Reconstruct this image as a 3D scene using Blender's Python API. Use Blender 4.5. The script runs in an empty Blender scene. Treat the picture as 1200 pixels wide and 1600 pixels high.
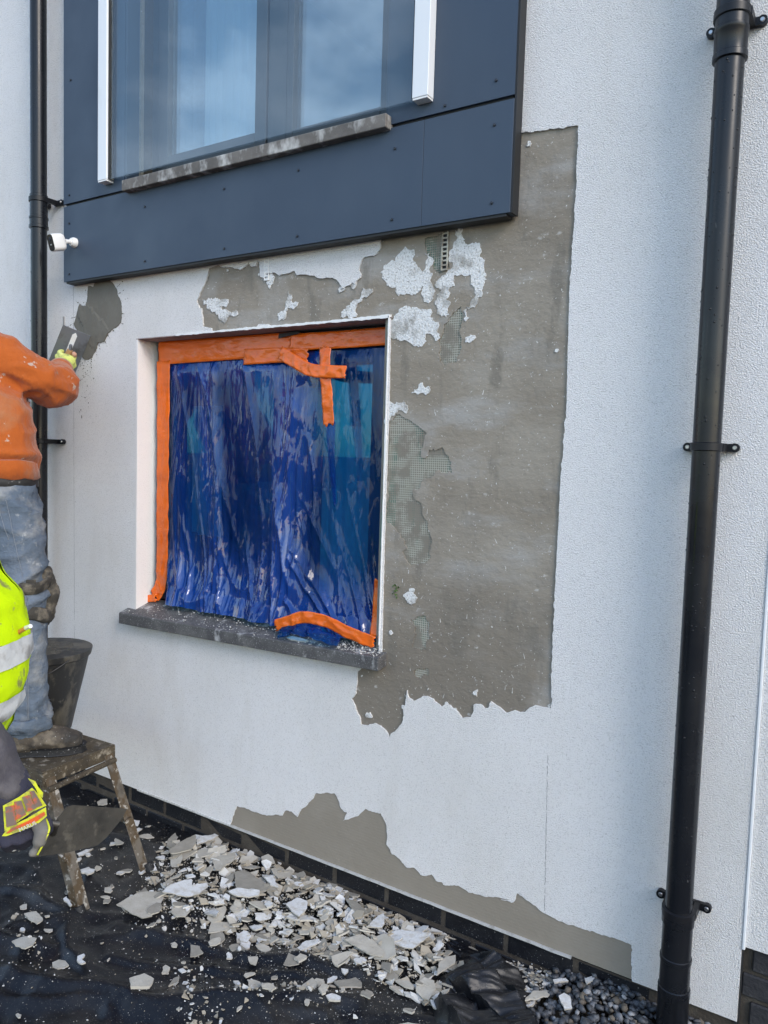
import bpy, bmesh, math, random
import numpy as np
from mathutils import Vector, Matrix, noise as mn
from mathutils.geometry import delaunay_2d_cdt
random.seed(7)
R = random.random
def U(a, b): return a + (b - a) * R()

# ---------------------------------------------------------------- camera, sky, sun, exposure
scene = bpy.context.scene
col = scene.collection
CAM_POS = Vector((2.92122, -2.18243, 1.48602))
CAM_FWD = Vector((-.53768, .84006, -.07255))
CAM_RIGHT = Vector((.84066, .5413, .02981))
CAM_UP = CAM_RIGHT.cross(CAM_FWD)
cd = bpy.data.cameras.new('camera')
cam = bpy.data.objects.new('camera', cd); col.objects.link(cam)
cd.sensor_fit = 'HORIZONTAL'; cd.sensor_width = 36.0
cd.lens = 1198.95 * 36 / 1200
cd.clip_start = .05; cd.clip_end = 3000
m = Matrix.Identity(4)
for i in range(3):
    m[i][0] = CAM_RIGHT[i]; m[i][1] = CAM_UP[i]; m[i][2] = -CAM_FWD[i]; m[i][3] = CAM_POS[i]
cam.matrix_world = m
scene.camera = cam

SUN_DIR = Vector((.76, -.36, .54)).normalized()           # towards the hazy sun, up in front of the wall and to the right
world = bpy.data.worlds.new('World'); scene.world = world; world.use_nodes = True
wn = world.node_tree; wn.nodes.clear()
def wnode(t, **k):
    n = wn.nodes.new(t)
    for a, b in k.items(): setattr(n, a, b)
    return n
sky = wnode('ShaderNodeTexSky', sky_type='NISHITA', sun_disc=False)
sky.sun_elevation = math.asin(SUN_DIR.z); sky.sun_rotation = math.atan2(SUN_DIR.x, SUN_DIR.y)
sky.air_density = 1.2; sky.dust_density = .7; sky.ozone_density = 2.0
tc = wnode('ShaderNodeTexCoord'); mp = wnode('ShaderNodeMapping'); mp.inputs['Scale'].default_value = (1, 1, 1.9)
nz = wnode('ShaderNodeTexNoise'); nz.inputs['Scale'].default_value = 2.3; nz.inputs['Detail'].default_value = 7; nz.inputs['Roughness'].default_value = .55
rp = wnode('ShaderNodeValToRGB'); rp.color_ramp.elements[0].position = .52; rp.color_ramp.elements[1].position = .80
rp.color_ramp.elements[1].color = (.7, .7, .7, 1)
mx = wnode('ShaderNodeMix', data_type='RGBA')
mx.inputs[7].default_value = (8.0, 9.0, 10.6, 1)
bg = wnode('ShaderNodeBackground'); bg.inputs['Strength'].default_value = .15
wo = wnode('ShaderNodeOutputWorld')
L = wn.links.new
L(tc.outputs['Generated'], mp.inputs[0]); L(mp.outputs[0], nz.inputs[0]); L(nz.outputs[0], rp.inputs[0])
L(rp.outputs[0], mx.inputs[0]); L(sky.outputs[0], mx.inputs[6]); L(mx.outputs[2], bg.inputs[0]); L(bg.outputs[0], wo.inputs[0])
sd = bpy.data.lights.new('sun', 'SUN'); sd.energy = .85; sd.angle = math.radians(22); sd.color = (1, .91, .82)
sun = bpy.data.objects.new('sun', sd); col.objects.link(sun); sun.location = (4, -5, 6)
sun.rotation_euler = SUN_DIR.to_track_quat('Z', 'Y').to_euler()
scene.view_settings.view_transform = 'Standard'; scene.view_settings.look = 'None'
scene.view_settings.gamma = 1; scene.view_settings.use_curve_mapping = False
scene.view_settings.exposure = 1.04
scene.cycles.max_bounces = 8; scene.cycles.transparent_max_bounces = 12

# ---------------------------------------------------------------- measured outlines (metres: x along the wall, z up; or x, y on the ground)
MAIN = [(1.95,2.457),(2.039,2.449),(2.14,2.441),(2.141,2.203),(2.139,2.077),(2.137,1.969),(2.144,1.637),(2.137,1.45),(2.135,1.088),(2.136,.856),(2.141,.745),(2.117,.744),(2.088,.745),(2.071,.733),(2.057,.716),(2.024,.713),(1.997,.702),(1.975,.715),(1.944,.727),(1.935,.702),(1.923,.7),(1.913,.708),(1.905,.712),(1.882,.704),(1.886,.685),(1.877,.662),(1.845,.651),(1.821,.674),(1.794,.687),(1.781,.687),(1.768,.672),(1.743,.688),(1.723,.696),(1.698,.695),(1.682,.682),(1.661,.672),(1.646,.678),(1.635,.704),(1.633,.669),(1.623,.63),(1.624,.599),(1.604,.563),(1.578,.541),(1.573,.523),(1.565,.538),(1.534,.56),(1.508,.564),(1.482,.547),(1.455,.546),(1.446,.574),(1.428,.602),(1.411,.628),(1.428,.651),(1.43,.687),(1.433,.733),(1.477,.771),(1.534,.792),(1.53,.86),(1.527,1.2),(1.529,1.6),(1.526,1.955),(1.516,1.955),(1.458,1.952),(1.388,1.952),(1.316,1.95),(1.242,1.948),(1.166,1.946),(1.118,1.949),(1.005,1.949),(.988,1.961),(.942,1.964),(.934,1.952),(.79,1.95),(.699,1.951),(.699,1.964),(.652,1.974),(.649,2.013),(.641,2.044),(.627,2.048),(.617,2.079),(.635,2.107),(.658,2.138),(.672,2.169),(.681,2.194),(.722,2.204),(.754,2.193),(.794,2.189),(.843,2.172),(.869,2.181),(.886,2.195),(.903,2.177),(.924,2.178),(.926,2.191),(.941,2.195),(.945,2.136),(.963,2.131),(.98,2.145),(1.017,2.146),(1.037,2.134),(1.082,2.136),(1.107,2.143),(1.121,2.127),(1.153,2.122),(1.199,2.117),(1.215,2.104),(1.282,2.102),(1.305,2.086),(1.324,2.059),(1.356,2.068),(1.366,2.077),(1.377,2.069),(1.401,2.096),(1.391,2.114),(1.4,2.145),(1.413,2.157),(1.451,2.156),(1.475,2.173),(1.478,2.211),(1.479,2.234),(1.42,2.26),(1.9,2.26),(1.9,2.43)]
FRESH = [(-.006,2.223),(.059,2.217),(.102,2.196),(.129,2.17),(.139,2.142),(.16,2.113),(.166,2.059),(.161,2.019),(.103,1.996),(.071,1.977),(.055,1.95),(.012,1.946),(-.004,1.912),(-.038,1.879),(-.082,1.874),(-.117,1.903),(-.14,1.94),(-.122,1.981),(-.145,2.011),(-.163,2.041),(-.145,2.068),(-.134,2.088),(-.117,2.122),(-.1,2.113),(-.072,2.111),(-.066,2.153),(-.061,2.194),(-.022,2.19)]
BOT = [(.839,-.002),(.858,.054),(.877,.088),(.916,.094),(.967,.092),(1.03,.094),(1.073,.111),(1.109,.116),(1.121,.141),(1.15,.147),(1.18,.132),(1.197,.165),(1.225,.192),(1.264,.244),(1.308,.261),(1.347,.269),(1.364,.253),(1.375,.229),(1.392,.211),(1.403,.214),(1.39,.178),(1.42,.196),(1.456,.215),(1.481,.249),(1.512,.245),(1.548,.251),(1.569,.222),(1.576,.18),(1.575,.149),(1.598,.121),(1.628,.113),(1.658,.092),(1.687,.101),(1.712,.084),(1.735,.087),(1.754,.098),(1.773,.083),(1.796,.086),(1.801,.077),(1.855,.094),(1.9,.084),(1.943,.091),(2.035,.111),(2.005,.099),(2.048,.106),(2.061,.139),(2.09,.128),(2.122,.12),(2.145,.106),(2.205,.098),(2.263,.101),(2.319,.104),(2.374,.107),(2.412,.106),(2.418,.006),(2.418,-.02),(.837,-.02)]
ISLES = [[(1.482,2.098),(1.498,2.12),(1.531,2.132),(1.546,2.152),(1.567,2.165),(1.583,2.167),(1.611,2.148),(1.609,2.125),(1.624,2.105),(1.642,2.088),(1.657,2.063),(1.64,2.042),(1.636,2.027),(1.604,2.013),(1.581,2.021),(1.544,2.026),(1.525,2.047),(1.495,2.067)],[(1.755,2.198),(1.772,2.201),(1.781,2.18),(1.782,2.163),(1.807,2.158),(1.836,2.149),(1.847,2.135),(1.85,2.106),(1.858,2.08),(1.86,2.061),(1.87,2.039),(1.865,2.014),(1.855,1.993),(1.84,1.976),(1.832,1.958),(1.808,1.951),(1.805,1.959),(1.831,1.973),(1.836,2.002),(1.829,2.024),(1.812,2.048),(1.786,2.06),(1.761,2.061),(1.748,2.073),(1.747,2.095),(1.737,2.115),(1.741,2.141),(1.757,2.153),(1.76,2.175)],[(1.647,2.144),(1.662,2.142),(1.672,2.122),(1.669,2.092),(1.679,2.065),(1.675,2.039),(1.685,2.023),(1.677,1.993),(1.655,1.991),(1.643,2.011),(1.649,2.034),(1.637,2.061),(1.642,2.095),(1.655,2.109)],[(1.696,2.059),(1.718,2.069),(1.743,2.081),(1.757,2.053),(1.758,2.031),(1.741,2.018),(1.747,1.98),(1.74,1.943),(1.732,1.932),(1.71,1.945),(1.695,1.977),(1.698,2.007),(1.711,2.02),(1.693,2.037)],[(1.521,1.876),(1.52,1.928),(1.537,1.958),(1.564,1.977),(1.588,1.976),(1.602,1.965),(1.629,1.974),(1.656,1.964),(1.679,1.951),(1.688,1.932),(1.711,1.904),(1.706,1.866),(1.69,1.874),(1.681,1.886),(1.67,1.883),(1.664,1.861),(1.634,1.845),(1.611,1.852),(1.596,1.864),(1.569,1.864),(1.549,1.877)],[(1.612,1.696),(1.63,1.711),(1.645,1.725),(1.661,1.716),(1.688,1.716),(1.68,1.691),(1.657,1.693),(1.635,1.69)],[(1.518,1.642),(1.524,1.662),(1.557,1.673),(1.59,1.665),(1.607,1.645),(1.596,1.626),(1.572,1.632),(1.544,1.626),(1.531,1.616),(1.523,1.594),(1.518,1.586)],[(1.801,1.853),(1.811,1.869),(1.825,1.874),(1.835,1.862),(1.835,1.851)],[(1.793,1.95),(1.801,1.953),(1.81,1.93),(1.811,1.919),(1.797,1.92)],[(1.616,1.036),(1.647,1.051),(1.657,1.014),(1.637,.989),(1.617,1.009)],[(.65,2.073),(.697,2.075),(.774,2.066),(.779,2.049),(.734,2.046),(.789,2.016),(.833,2.016),(.824,2.007),(.789,2.01),(.771,1.988),(.74,1.991),(.725,2.021),(.679,2.044)],[(1.079,2.071),(1.1,2.048),(1.104,2.029),(1.128,2.03),(1.125,2.013),(1.085,2.013),(1.062,1.981),(1.042,1.973),(1.029,1.992),(1.053,2.009),(1.068,2.026)],[(1.406,2.059),(1.427,2.048),(1.452,2.046),(1.445,2.024),(1.414,2.024),(1.387,2.006),(1.388,1.966),(1.359,1.959),(1.316,1.963),(1.33,1.988),(1.365,2.008),(1.407,2.033)]]
MESHES = [[(1.645,2.193),(1.715,2.192),(1.719,2.132),(1.734,2.093),(1.7,2.067),(1.682,2.083),(1.668,2.119),(1.651,2.155)],[(1.712,1.877),(1.757,1.942),(1.786,1.964),(1.789,1.902),(1.791,1.843),(1.778,1.798),(1.76,1.778),(1.731,1.785),(1.711,1.797),(1.712,1.839)],[(1.528,1.602),(1.551,1.618),(1.574,1.62),(1.598,1.61),(1.624,1.596),(1.645,1.575),(1.664,1.567),(1.663,1.536),(1.657,1.52),(1.653,1.489),(1.671,1.487),(1.684,1.505),(1.702,1.513),(1.741,1.514),(1.76,1.493),(1.773,1.473),(1.772,1.446),(1.74,1.441),(1.718,1.44),(1.692,1.423),(1.661,1.402),(1.632,1.373),(1.641,1.342),(1.664,1.324),(1.674,1.308),(1.684,1.274),(1.701,1.243),(1.705,1.212),(1.706,1.165),(1.685,1.139),(1.653,1.126),(1.623,1.127),(1.606,1.147),(1.596,1.17),(1.616,1.18),(1.606,1.208),(1.565,1.241),(1.531,1.271),(1.53,1.344),(1.528,1.425),(1.527,1.506),(1.525,1.554)],[(1.638,.945),(1.694,.964),(1.708,.938),(1.705,.85),(1.648,.852),(1.659,.898)],[(1.658,.77),(1.714,.791),(1.708,.762),(1.659,.748)]]
HEAP = [(.621,-.164),(.69,.047),(.927,.059),(1.147,.07),(1.438,.04),(1.784,.032),(1.938,.058),(2.021,-.289),(1.861,-.306),(1.6,-.334),(1.384,-.354),(1.174,-.401),(.845,-.526),(.726,-.316)]
PILE2 = [(1.945,.043),(2.09,.067),(2.184,-.012),(2.187,-.173),(2.105,-.167),(1.939,-.04)]
SCAT = [(.12,-.527),(-.179,.065),(.5,.01),(.886,.029),(1.842,-.03),(2.032,-.311),(.986,-1.042)]
FOLD = [(1.683,-.009),(1.793,.017),(1.914,-.057),(1.984,-.153),(2.092,-.27),(2.207,-.357)]
BIG = {'leaf': [(.83,-.537),(.826,-.491),(.825,-.447),(.843,-.417),(.899,-.381),(.933,-.426),(.949,-.451),(.944,-.48),(.974,-.505),(.957,-.534),(.903,-.539),(.852,-.533)],'ochre': [(.731,-.22),(.721,-.173),(.719,-.127),(.729,-.079),(.775,-.119),(.793,-.161),(.77,-.2),(.751,-.226)],'shard': [(.731,-.077),(.719,-.036),(.742,-.002),(.744,.046),(.765,.023),(.767,-.027),(.758,-.074),(.753,-.094)],'cap': [(.663,-.168),(.627,-.128),(.609,-.076),(.645,-.098),(.692,-.147),(.696,-.176)],'pale': [(.896,-.154),(.9,-.114),(.923,-.059),(.952,-.084),(.971,-.122),(.971,-.158),(.987,-.197),(.965,-.205),(.935,-.184)],'brown': [(1.029,-.174),(1.047,-.139),(1.117,-.151),(1.196,-.162),(1.201,-.191),(1.165,-.222),(1.143,-.251),(1.117,-.257)],'white1': [(1.141,-.137),(1.159,-.11),(1.225,-.154),(1.192,-.158)],'white2': [(.929,-.423),(.916,-.388),(.932,-.324),(.948,-.306),(.978,-.331),(1.004,-.286),(1.024,-.298),(1.031,-.344),(1.016,-.386),(.97,-.406)],'white3': [(1.11,-.288),(1.122,-.254),(1.192,-.216),(1.207,-.237),(1.191,-.267),(1.154,-.287)],'white4': [(1.317,-.226),(1.321,-.168),(1.36,-.159),(1.391,-.208),(1.396,-.251),(1.36,-.242)],'mottled': [(1.585,-.256),(1.617,-.201),(1.667,-.208),(1.719,-.227),(1.728,-.251),(1.693,-.266),(1.64,-.263)],'whiteA': [(1.616,-.175),(1.612,-.104),(1.62,-.075),(1.654,-.126),(1.659,-.149)],'whiteB': [(1.675,-.159),(1.711,-.112),(1.806,-.077),(1.801,-.123),(1.793,-.175),(1.756,-.186),(1.721,-.19)],'ochreB': [(1.458,-.069),(1.491,-.059),(1.573,-.097),(1.563,-.133),(1.52,-.111)],'cream': [(1.907,-.225),(1.886,-.183),(1.887,-.134),(1.908,-.109),(1.926,-.146),(1.917,-.19)],'whiteC': [(1.468,-.348),(1.466,-.302),(1.497,-.27),(1.508,-.294),(1.495,-.33),(1.487,-.351)],'whiteD': [(1.923,-.286),(1.938,-.23),(1.968,-.254),(1.95,-.294)],'creamB': [(1.879,-.285),(1.888,-.234),(1.933,-.243),(1.923,-.277),(1.902,-.3)],'gravelwhite': [(2.249,-.128),(2.256,-.106),(2.277,-.108),(2.297,-.15),(2.281,-.167)],'gravelbeige': [(2.165,-.175),(2.168,-.121),(2.221,-.09),(2.214,-.118),(2.191,-.151)],'gravelstrip': [(2.204,-.053),(2.234,-.026),(2.244,-.032),(2.215,-.064)],'gravelchip': [(2.289,-.018),(2.31,.015),(2.312,-.014),(2.303,-.04)],'gravelbit': [(2.232,.075),(2.242,.092),(2.257,.073),(2.25,.055)],'spike': [(2.078,-.111),(2.077,-.028),(2.092,-.037),(2.12,-.094)],'sheetcluster': [(.734,-.855),(.746,-.817),(.788,-.805),(.812,-.833),(.806,-.855),(.765,-.861)],'sheetcream': [(.629,-.747),(.648,-.714),(.708,-.729),(.709,-.753),(.666,-.753)],'sheetcurl': [(.976,-.794),(.96,-.779),(.962,-.76),(.972,-.764),(.98,-.78),(1.005,-.784),(1.0,-.798)],'footshard': [(.662,-.624),(.658,-.609),(.72,-.63),(.724,-.64)],'lump': [(1.171,-.759),(1.191,-.72),(1.23,-.718),(1.246,-.746),(1.205,-.78)]}
J1 = {'ankle': (.398,-.578,.442),'knee': (.393,-.562,.938),'hip': (.249,-.55,1.323),'pelvis': (.122,-.556,1.365),'chest': (.014,-.548,1.713),'neck': (-.04,-.54,1.922),'shoulder': (.216,-.552,1.824),'elbow': (.5,-.547,1.697)}
WRIST1 = (-.062,-.14,1.825)
HAND1 = (-.106,-.1,1.88)
TROWEL = [(-.04,1.977),(-.195,1.75)]
J2 = {'belly': (1.445,-1.433,1.114),'chest': (1.391,-1.427,1.316),'pelvis': (1.44,-1.438,.954),'neck': (1.336,-1.408,1.525),'shoulder': (1.551,-1.53,1.411),'elbow': (1.617,-1.552,1.084),'wrist': (1.732,-1.468,.925),'knuckle': (1.764,-1.454,.859),'left_shoulder': (1.092,-1.277,1.4)}
BLADE = [(1.756,-1.432,.788),(1.753,-1.401,.82),(1.752,-1.383,.837),(1.751,-1.367,.848),(1.751,-1.355,.847),(1.762,-1.248,.803),(1.762,-1.257,.79),(1.76,-1.291,.765),(1.759,-1.31,.758),(1.756,-1.374,.77)]
STOOLTOP = [(.522,-.302),(.521,-.618)]
FORE = [(1.312,-.366),(1.388,-.359),(1.6,-.334),(1.868,-.318),(2.032,-.311),(1.95,-.42),(1.80,-.52),(1.557,-.58),(1.191,-.53),(1.157,-.413)]
LEFTS = [(-0.125, 0.061), (0.522, -0.009), (0.722, -0.09), (0.844, -0.386), (0.875, -0.549), (0.536, -0.506), (0.184, -0.289)]
G_PLATE = [(1.76,-1.489,0.899),(1.778,-1.475,0.912),(1.796,-1.463,0.928),(1.806,-1.457,0.916),(1.815,-1.453,0.903),(1.799,-1.464,0.894),(1.781,-1.477,0.878),(1.764,-1.489,0.862)]
G_BAND = [(1.762,-1.491,0.852),(1.769,-1.486,0.864),(1.793,-1.469,0.879),(1.816,-1.453,0.897),(1.818,-1.453,0.886),(1.806,-1.461,0.873),(1.782,-1.478,0.86),(1.765,-1.489,0.852)]
G_BANDIN = [(1.769,-1.49,0.857),(1.774,-1.486,0.864),(1.796,-1.471,0.877),(1.818,-1.456,0.893),(1.818,-1.455,0.888),(1.808,-1.463,0.878),(1.784,-1.479,0.866),(1.77,-1.489,0.857)]
G_PADS = [[(1.766,-1.489,0.898),(1.775,-1.483,0.901),(1.78,-1.482,0.873),(1.769,-1.489,0.869)],[(1.778,-1.481,0.907),(1.785,-1.476,0.909),(1.792,-1.473,0.889),(1.782,-1.48,0.882)],[(1.788,-1.473,0.915),(1.795,-1.468,0.918),(1.805,-1.464,0.9),(1.795,-1.47,0.895)],[(1.797,-1.466,0.924),(1.802,-1.464,0.926),(1.813,-1.458,0.905),(1.807,-1.462,0.902)]]
G_CUFF = [(1.788,-1.461,0.941),(1.794,-1.457,0.938),(1.799,-1.455,0.929),(1.806,-1.451,0.92),(1.806,-1.452,0.914),(1.801,-1.454,0.918),(1.796,-1.457,0.93)]
G_TEXT = [(1.787,-1.48,0.863),(1.818,-1.459,0.882)]
G_THUMB = [(1.795,-1.451,0.867),(1.815,-1.457,0.859),(1.815,-1.464,0.843),(1.809,-1.469,0.828)]
G_WRIST = (1.722,-1.468,0.93)
G_KN = (1.765,-1.459,0.859)
G_EL = (1.612,-1.554,1.099)
G_PAT= [(1.831,-1.466,0.879),(1.837,-1.462,0.88),(1.837,-1.463,0.869),(1.829,-1.47,0.849),(1.819,-1.478,0.827),(1.823,-1.474,0.846)]
PENCIL = [(1.586,-1.353,1.137),(1.605,-1.352,1.147),(1.621,-1.353,1.153)]
# ---------------------------------------------------------------- materials
MATS = {}
def mat(name, color, rough=.6, metal=0., spec=.5, layers=(), bumps=(), coat=0., rvar=None, sheen=0.):
    """layers: (scale, stretch xyz, detail, lo, hi, colour, strength); bumps: (scale, stretch, detail, strength, distance, kind)"""
    mt = bpy.data.materials.new(name); mt.use_nodes = True; MATS[name] = mt
    nt = mt.node_tree; nt.nodes.clear(); N = nt.nodes.new; K = nt.links.new
    out = N('ShaderNodeOutputMaterial'); b = N('ShaderNodeBsdfPrincipled'); K(b.outputs[0], out.inputs[0])
    b.inputs['Base Color'].default_value = (*color, 1); b.inputs['Roughness'].default_value = rough
    b.inputs['Metallic'].default_value = metal; b.inputs['Specular IOR Level'].default_value = spec
    b.inputs['Coat Weight'].default_value = coat; b.inputs['Coat Roughness'].default_value = .08
    if sheen: b.inputs['Sheen Weight'].default_value = sheen
    t = N('ShaderNodeTexCoord')
    def tex(scale, st, det, kind='noise', seed=0.):
        mpn = N('ShaderNodeMapping'); mpn.inputs['Scale'].default_value = st; mpn.inputs['Location'].default_value = (seed, seed * .7, seed * 1.3)
        K(t.outputs['Object'], mpn.inputs[0])
        if kind == 'noise':
            n = N('ShaderNodeTexNoise'); n.inputs['Scale'].default_value = scale; n.inputs['Detail'].default_value = det; n.inputs['Roughness'].default_value = .6
        elif kind == 'voronoi':
            n = N('ShaderNodeTexVoronoi'); n.inputs['Scale'].default_value = scale
        elif kind == 'wave':
            n = N('ShaderNodeTexWave'); n.inputs['Scale'].default_value = scale; n.inputs['Distortion'].default_value = det
            n.bands_direction = 'Z'
        K(mpn.outputs[0], n.inputs[0]); return n.outputs[0] if kind != 'wave' else n.outputs[1]
    cur = None
    for i, ly in enumerate(layers):
        sc, st, det, lo, hi, c2, s = ly[:7]; kind = ly[7] if len(ly) > 7 else 'noise'
        o = tex(sc, st, det, kind, 3.1 * i + len(name) * .37)
        mr = N('ShaderNodeMapRange'); mr.inputs[1].default_value = lo; mr.inputs[2].default_value = hi; mr.inputs[4].default_value = s
        K(o, mr.inputs[0]); x = N('ShaderNodeMix'); x.data_type = 'RGBA'; K(mr.outputs[0], x.inputs[0])
        if cur is None: x.inputs[6].default_value = (*color, 1)
        else: K(cur, x.inputs[6])
        x.inputs[7].default_value = (*c2, 1); cur = x.outputs[2]
    if cur is not None: K(cur, b.inputs['Base Color'])
    if rvar:
        o = tex(rvar[0], (1, 1, 1), 4); mr = N('ShaderNodeMapRange'); mr.inputs[1].default_value = .35; mr.inputs[2].default_value = .65
        mr.inputs[3].default_value = rvar[1]; mr.inputs[4].default_value = rvar[2]; K(o, mr.inputs[0]); K(mr.outputs[0], b.inputs['Roughness'])
    prev = None
    for i, bp in enumerate(bumps):
        sc, st, det, s, d = bp[:5]; kind = bp[5] if len(bp) > 5 else 'noise'
        o = tex(sc, st, det, kind, 1.7 * i); bn = N('ShaderNodeBump'); bn.inputs['Strength'].default_value = s; bn.inputs['Distance'].default_value = d
        K(o, bn.inputs['Height'])
        if prev is not None: K(prev, bn.inputs['Normal'])
        prev = bn.outputs[0]
    if prev is not None: K(prev, b.inputs['Normal'])
    return mt
O = (1, 1, 1)
mat('white_render', (.815, .805, .805), .92, spec=.25,
    layers=[(1.3, (1, 1, .5), 6, .45, .75, (.69, .675, .65), .75), (290, O, 2, .56, .74, (.40, .39, .38), .7), (6, (1, 1, .25), 5, .55, .85, (.60, .57, .52), .45),
            (46, O, 5, .735, .80, (.30, .28, .25), .6)],
    bumps=[(250, O, 2, 1.0, .006), (1.8, O, 3, .25, .02), (620, O, 1, .25, .002)])
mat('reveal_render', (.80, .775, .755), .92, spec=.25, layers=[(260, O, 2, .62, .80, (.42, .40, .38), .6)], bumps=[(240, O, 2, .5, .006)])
mat('soffit_render', (.33, .27, .255), .95, spec=.2, layers=[(18, O, 4, .5, .7, (.22, .17, .16), .7)], bumps=[(120, O, 3, .6, .006)])  # white render darkened: the shade under the opening's top put into its colour
mat('base_coat', (.268, .234, .190), .95, spec=.2,
    layers=[(2.2, (1, 1, 1.6), 6, .42, .62, (.325, .292, .245), .9), (4, (.7, 1, 2.0), 7, .50, .66, (.37, .36, .345), .7), (1.3, O, 6, .46, .62, (.205, .180, .148), .9), (3.1, (1, 1, .7), 7, .52, .64, (.35, .335, .31), .6), (7, (1.6, 1, .5), 6, .56, .66, (.185, .168, .142), .7),
            (30, (1, 1, 1.4), 5, .66, .74, (.52, .51, .49), .6), (130, O, 2, .69, .74, (.70, .69, .67), .8), (9, O, 5, .66, .78, (.17, .155, .13), .7)],
    bumps=[(70, O, 6, .45, .006), (9, (.7, 1, 1.8), 5, .40, .012), (2.6, O, 4, .3, .02)])
mat('base_coat_combed', (.255, .226, .186), .95, spec=.2,
    layers=[(4, O, 5, .45, .7, (.300, .270, .228), .8), (170, O, 2, .70, .76, (.6, .59, .56), .6)],
    bumps=[(30, (0, 0, 1), 3, .05, .004, 'wave'), (60, O, 5, .35, .005)])
mat('fresh_mortar', (.135, .125, .102), .62, spec=.4, layers=[(7, (1, 1, .6), 5, .45, .7, (.165, .155, .130), .9)], bumps=[(28, (1.6, 1, .6), 5, .5, .008)])
mat('skim', (.74, .74, .735), .93, spec=.2,
    layers=[(150, O, 3, .52, .66, (.28, .26, .23), .75), (16, O, 6, .50, .66, (.30, .28, .25), .85)], bumps=[(150, O, 3, .7, .006)])
mat('scrim_backing', (.255, .245, .205), .9, layers=[(5, (2.6, 1, .5), 2, .53, .60, (.135, .215, .17), .9), (22, O, 3, .5, .75, (.30, .28, .21), .7), (16, O, 6, .50, .60, (.262, .232, .192), .95)], bumps=[(90, O, 4, .5, .004)])
mat('scrim_thread', (.46, .45, .385), .85, layers=[(6, O, 4, .5, .75, (.38, .385, .32), .8), (16, O, 6, .47, .57, (.268, .238, .198), .95)])
mat('corner_bead', (.80, .80, .79), .5)
mat('base_bead', (.50, .50, .49), .6, layers=[(40, O, 4, .5, .7, (.30, .29, .27), .8)])
mat('panel', (.037, .058, .093), .5, spec=.5, layers=[(3, (1, 1, .35), 6, .45, .8, (.050, .073, .108), .8), (70, O, 3, .72, .78, (.16, .17, .18), .5)],
    bumps=[(5, O, 3, .04, .02)], rvar=(4, .46, .6))
mat('panel_dark', (.018, .019, .021), .6)
mat('screw', (.045, .05, .06), .35, metal=.6)
mat('alu_white', (.78, .80, .82), .3, spec=.5, layers=[(9, (1, 1, .4), 5, .6, .8, (.58, .58, .56), .6)])
mat('frame_grey', (.045, .052, .062), .38)
mat('frame_dark', (.020, .022, .025), .42)
mat('concrete_sill', (.175, .160, .145), .85, layers=[(7, O, 4, .42, .62, (.10, .092, .085), .8), (13, (1, 1, .55), 4, .50, .64, (.56, .55, .53), .85), (60, O, 3, .6, .75, (.30, .29, .27), .5)], bumps=[(90, O, 4, .3, .004)])
mat('slate_sill', (.075, .073, .075), .6, layers=[(15, (1, 1, .6), 4, .58, .68, (.46, .46, .46), .85), (12, O, 5, .45, .7, (.15, .147, .143), .8), (240, O, 2, .64, .70, (.6, .6, .59), .8)], bumps=[(60, O, 4, .25, .004)])
mat('pipe', (.0075, .0085, .0115), .30, spec=.38, layers=[(4, (1, 1, .25), 4, .5, .8, (.014, .015, .017), .6), (120, (1, 1, .4), 2, .72, .76, (.10, .10, .10), .5)], rvar=(7, .2, .36))
mat('pipe_fitting', (.007, .0075, .010), .42, spec=.35)
mat('steel_screw', (.5, .5, .5), .3, metal=1)
mat('droplet', (.008, .009, .012), .22, spec=.4)
mat('brick', (.0085, .009, .012), .55, spec=.35, layers=[(9, O, 4, .5, .8, (.017, .018, .022), .8), (240, O, 2, .68, .72, (.5, .49, .47), .85), (60, O, 3, .72, .76, (.4, .39, .37), .7)], bumps=[(70, O, 5, .35, .006)], rvar=(14, .3, .7))
mat('brick_dark', (.022, .022, .026), .7, layers=[(9, O, 4, .45, .7, (.036, .035, .037), .9), (40, O, 4, .62, .75, (.11, .105, .10), .6)], bumps=[(70, O, 5, .5, .008)])
mat('mortar', (.055, .045, .035), .95, layers=[(20, O, 4, .5, .7, (.085, .074, .06), .8)], bumps=[(90, O, 5, .6, .006)])
mat('room', (.11, .11, .115), .9)
mat('room_object', (.84, .88, .86), .8)
mat('curtain', (.88, .90, .90), .9)
mat('cut_line', (.30, .295, .29), .95)
mat('cam_white', (.80, .79, .77), .35)
mat('cam_black', (.006, .006, .007), .12)
mat('cam_lens', (.02, .02, .03), .03, spec=.8)
mat('print_grey', (.35, .35, .35), .6)
mat('tape', (.82, .150, .013), .20, spec=.5, layers=[(5, (.7, 1, 2), 5, .45, .75, (.52, .085, .009), .8), (14, O, 4, .62, .8, (.80, .22, .05), .6)], bumps=[(16, (.6, 1, 1.3), 4, .35, .014), (60, (1, 1, .8), 3, .2, .004)])
mat('tape_dark', (.02, .02, .03), .5)
mat('tarp', (.0055, .006, .0085), .27, spec=.42, layers=[(2.4, O, 6, .5, .75, (.010, .010, .012), .8), (16, O, 6, .60, .74, (.040, .035, .028), .6), (1.6, O, 7, .50, .68, (.060, .055, .048), .55), (330, O, 2, .69, .72, (.42, .40, .37), .8)],
    bumps=[(9, (1, 1.4, 1), 5, .18, .02)], rvar=(5, .24, .46))
mat('ground', (.075, .070, .065), .95, layers=[(.8, O, 6, .4, .7, (.10, .095, .088), .8), (35, O, 4, .5, .7, (.05, .048, .046), .7)], bumps=[(60, O, 5, .5, .01)])
mat('gravel', (.13, .137, .15), .6, layers=[(30, O, 2, .45, .56, (.035, .037, .042), .9), (21, O, 2, .56, .64, (.13, .13, .135), .9), (26, O, 2, .64, .70, (.17, .15, .125), .8), (300, O, 2, .66, .74, (.25, .25, .25), .4)], bumps=[(120, O, 4, .35, .005)])
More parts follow.
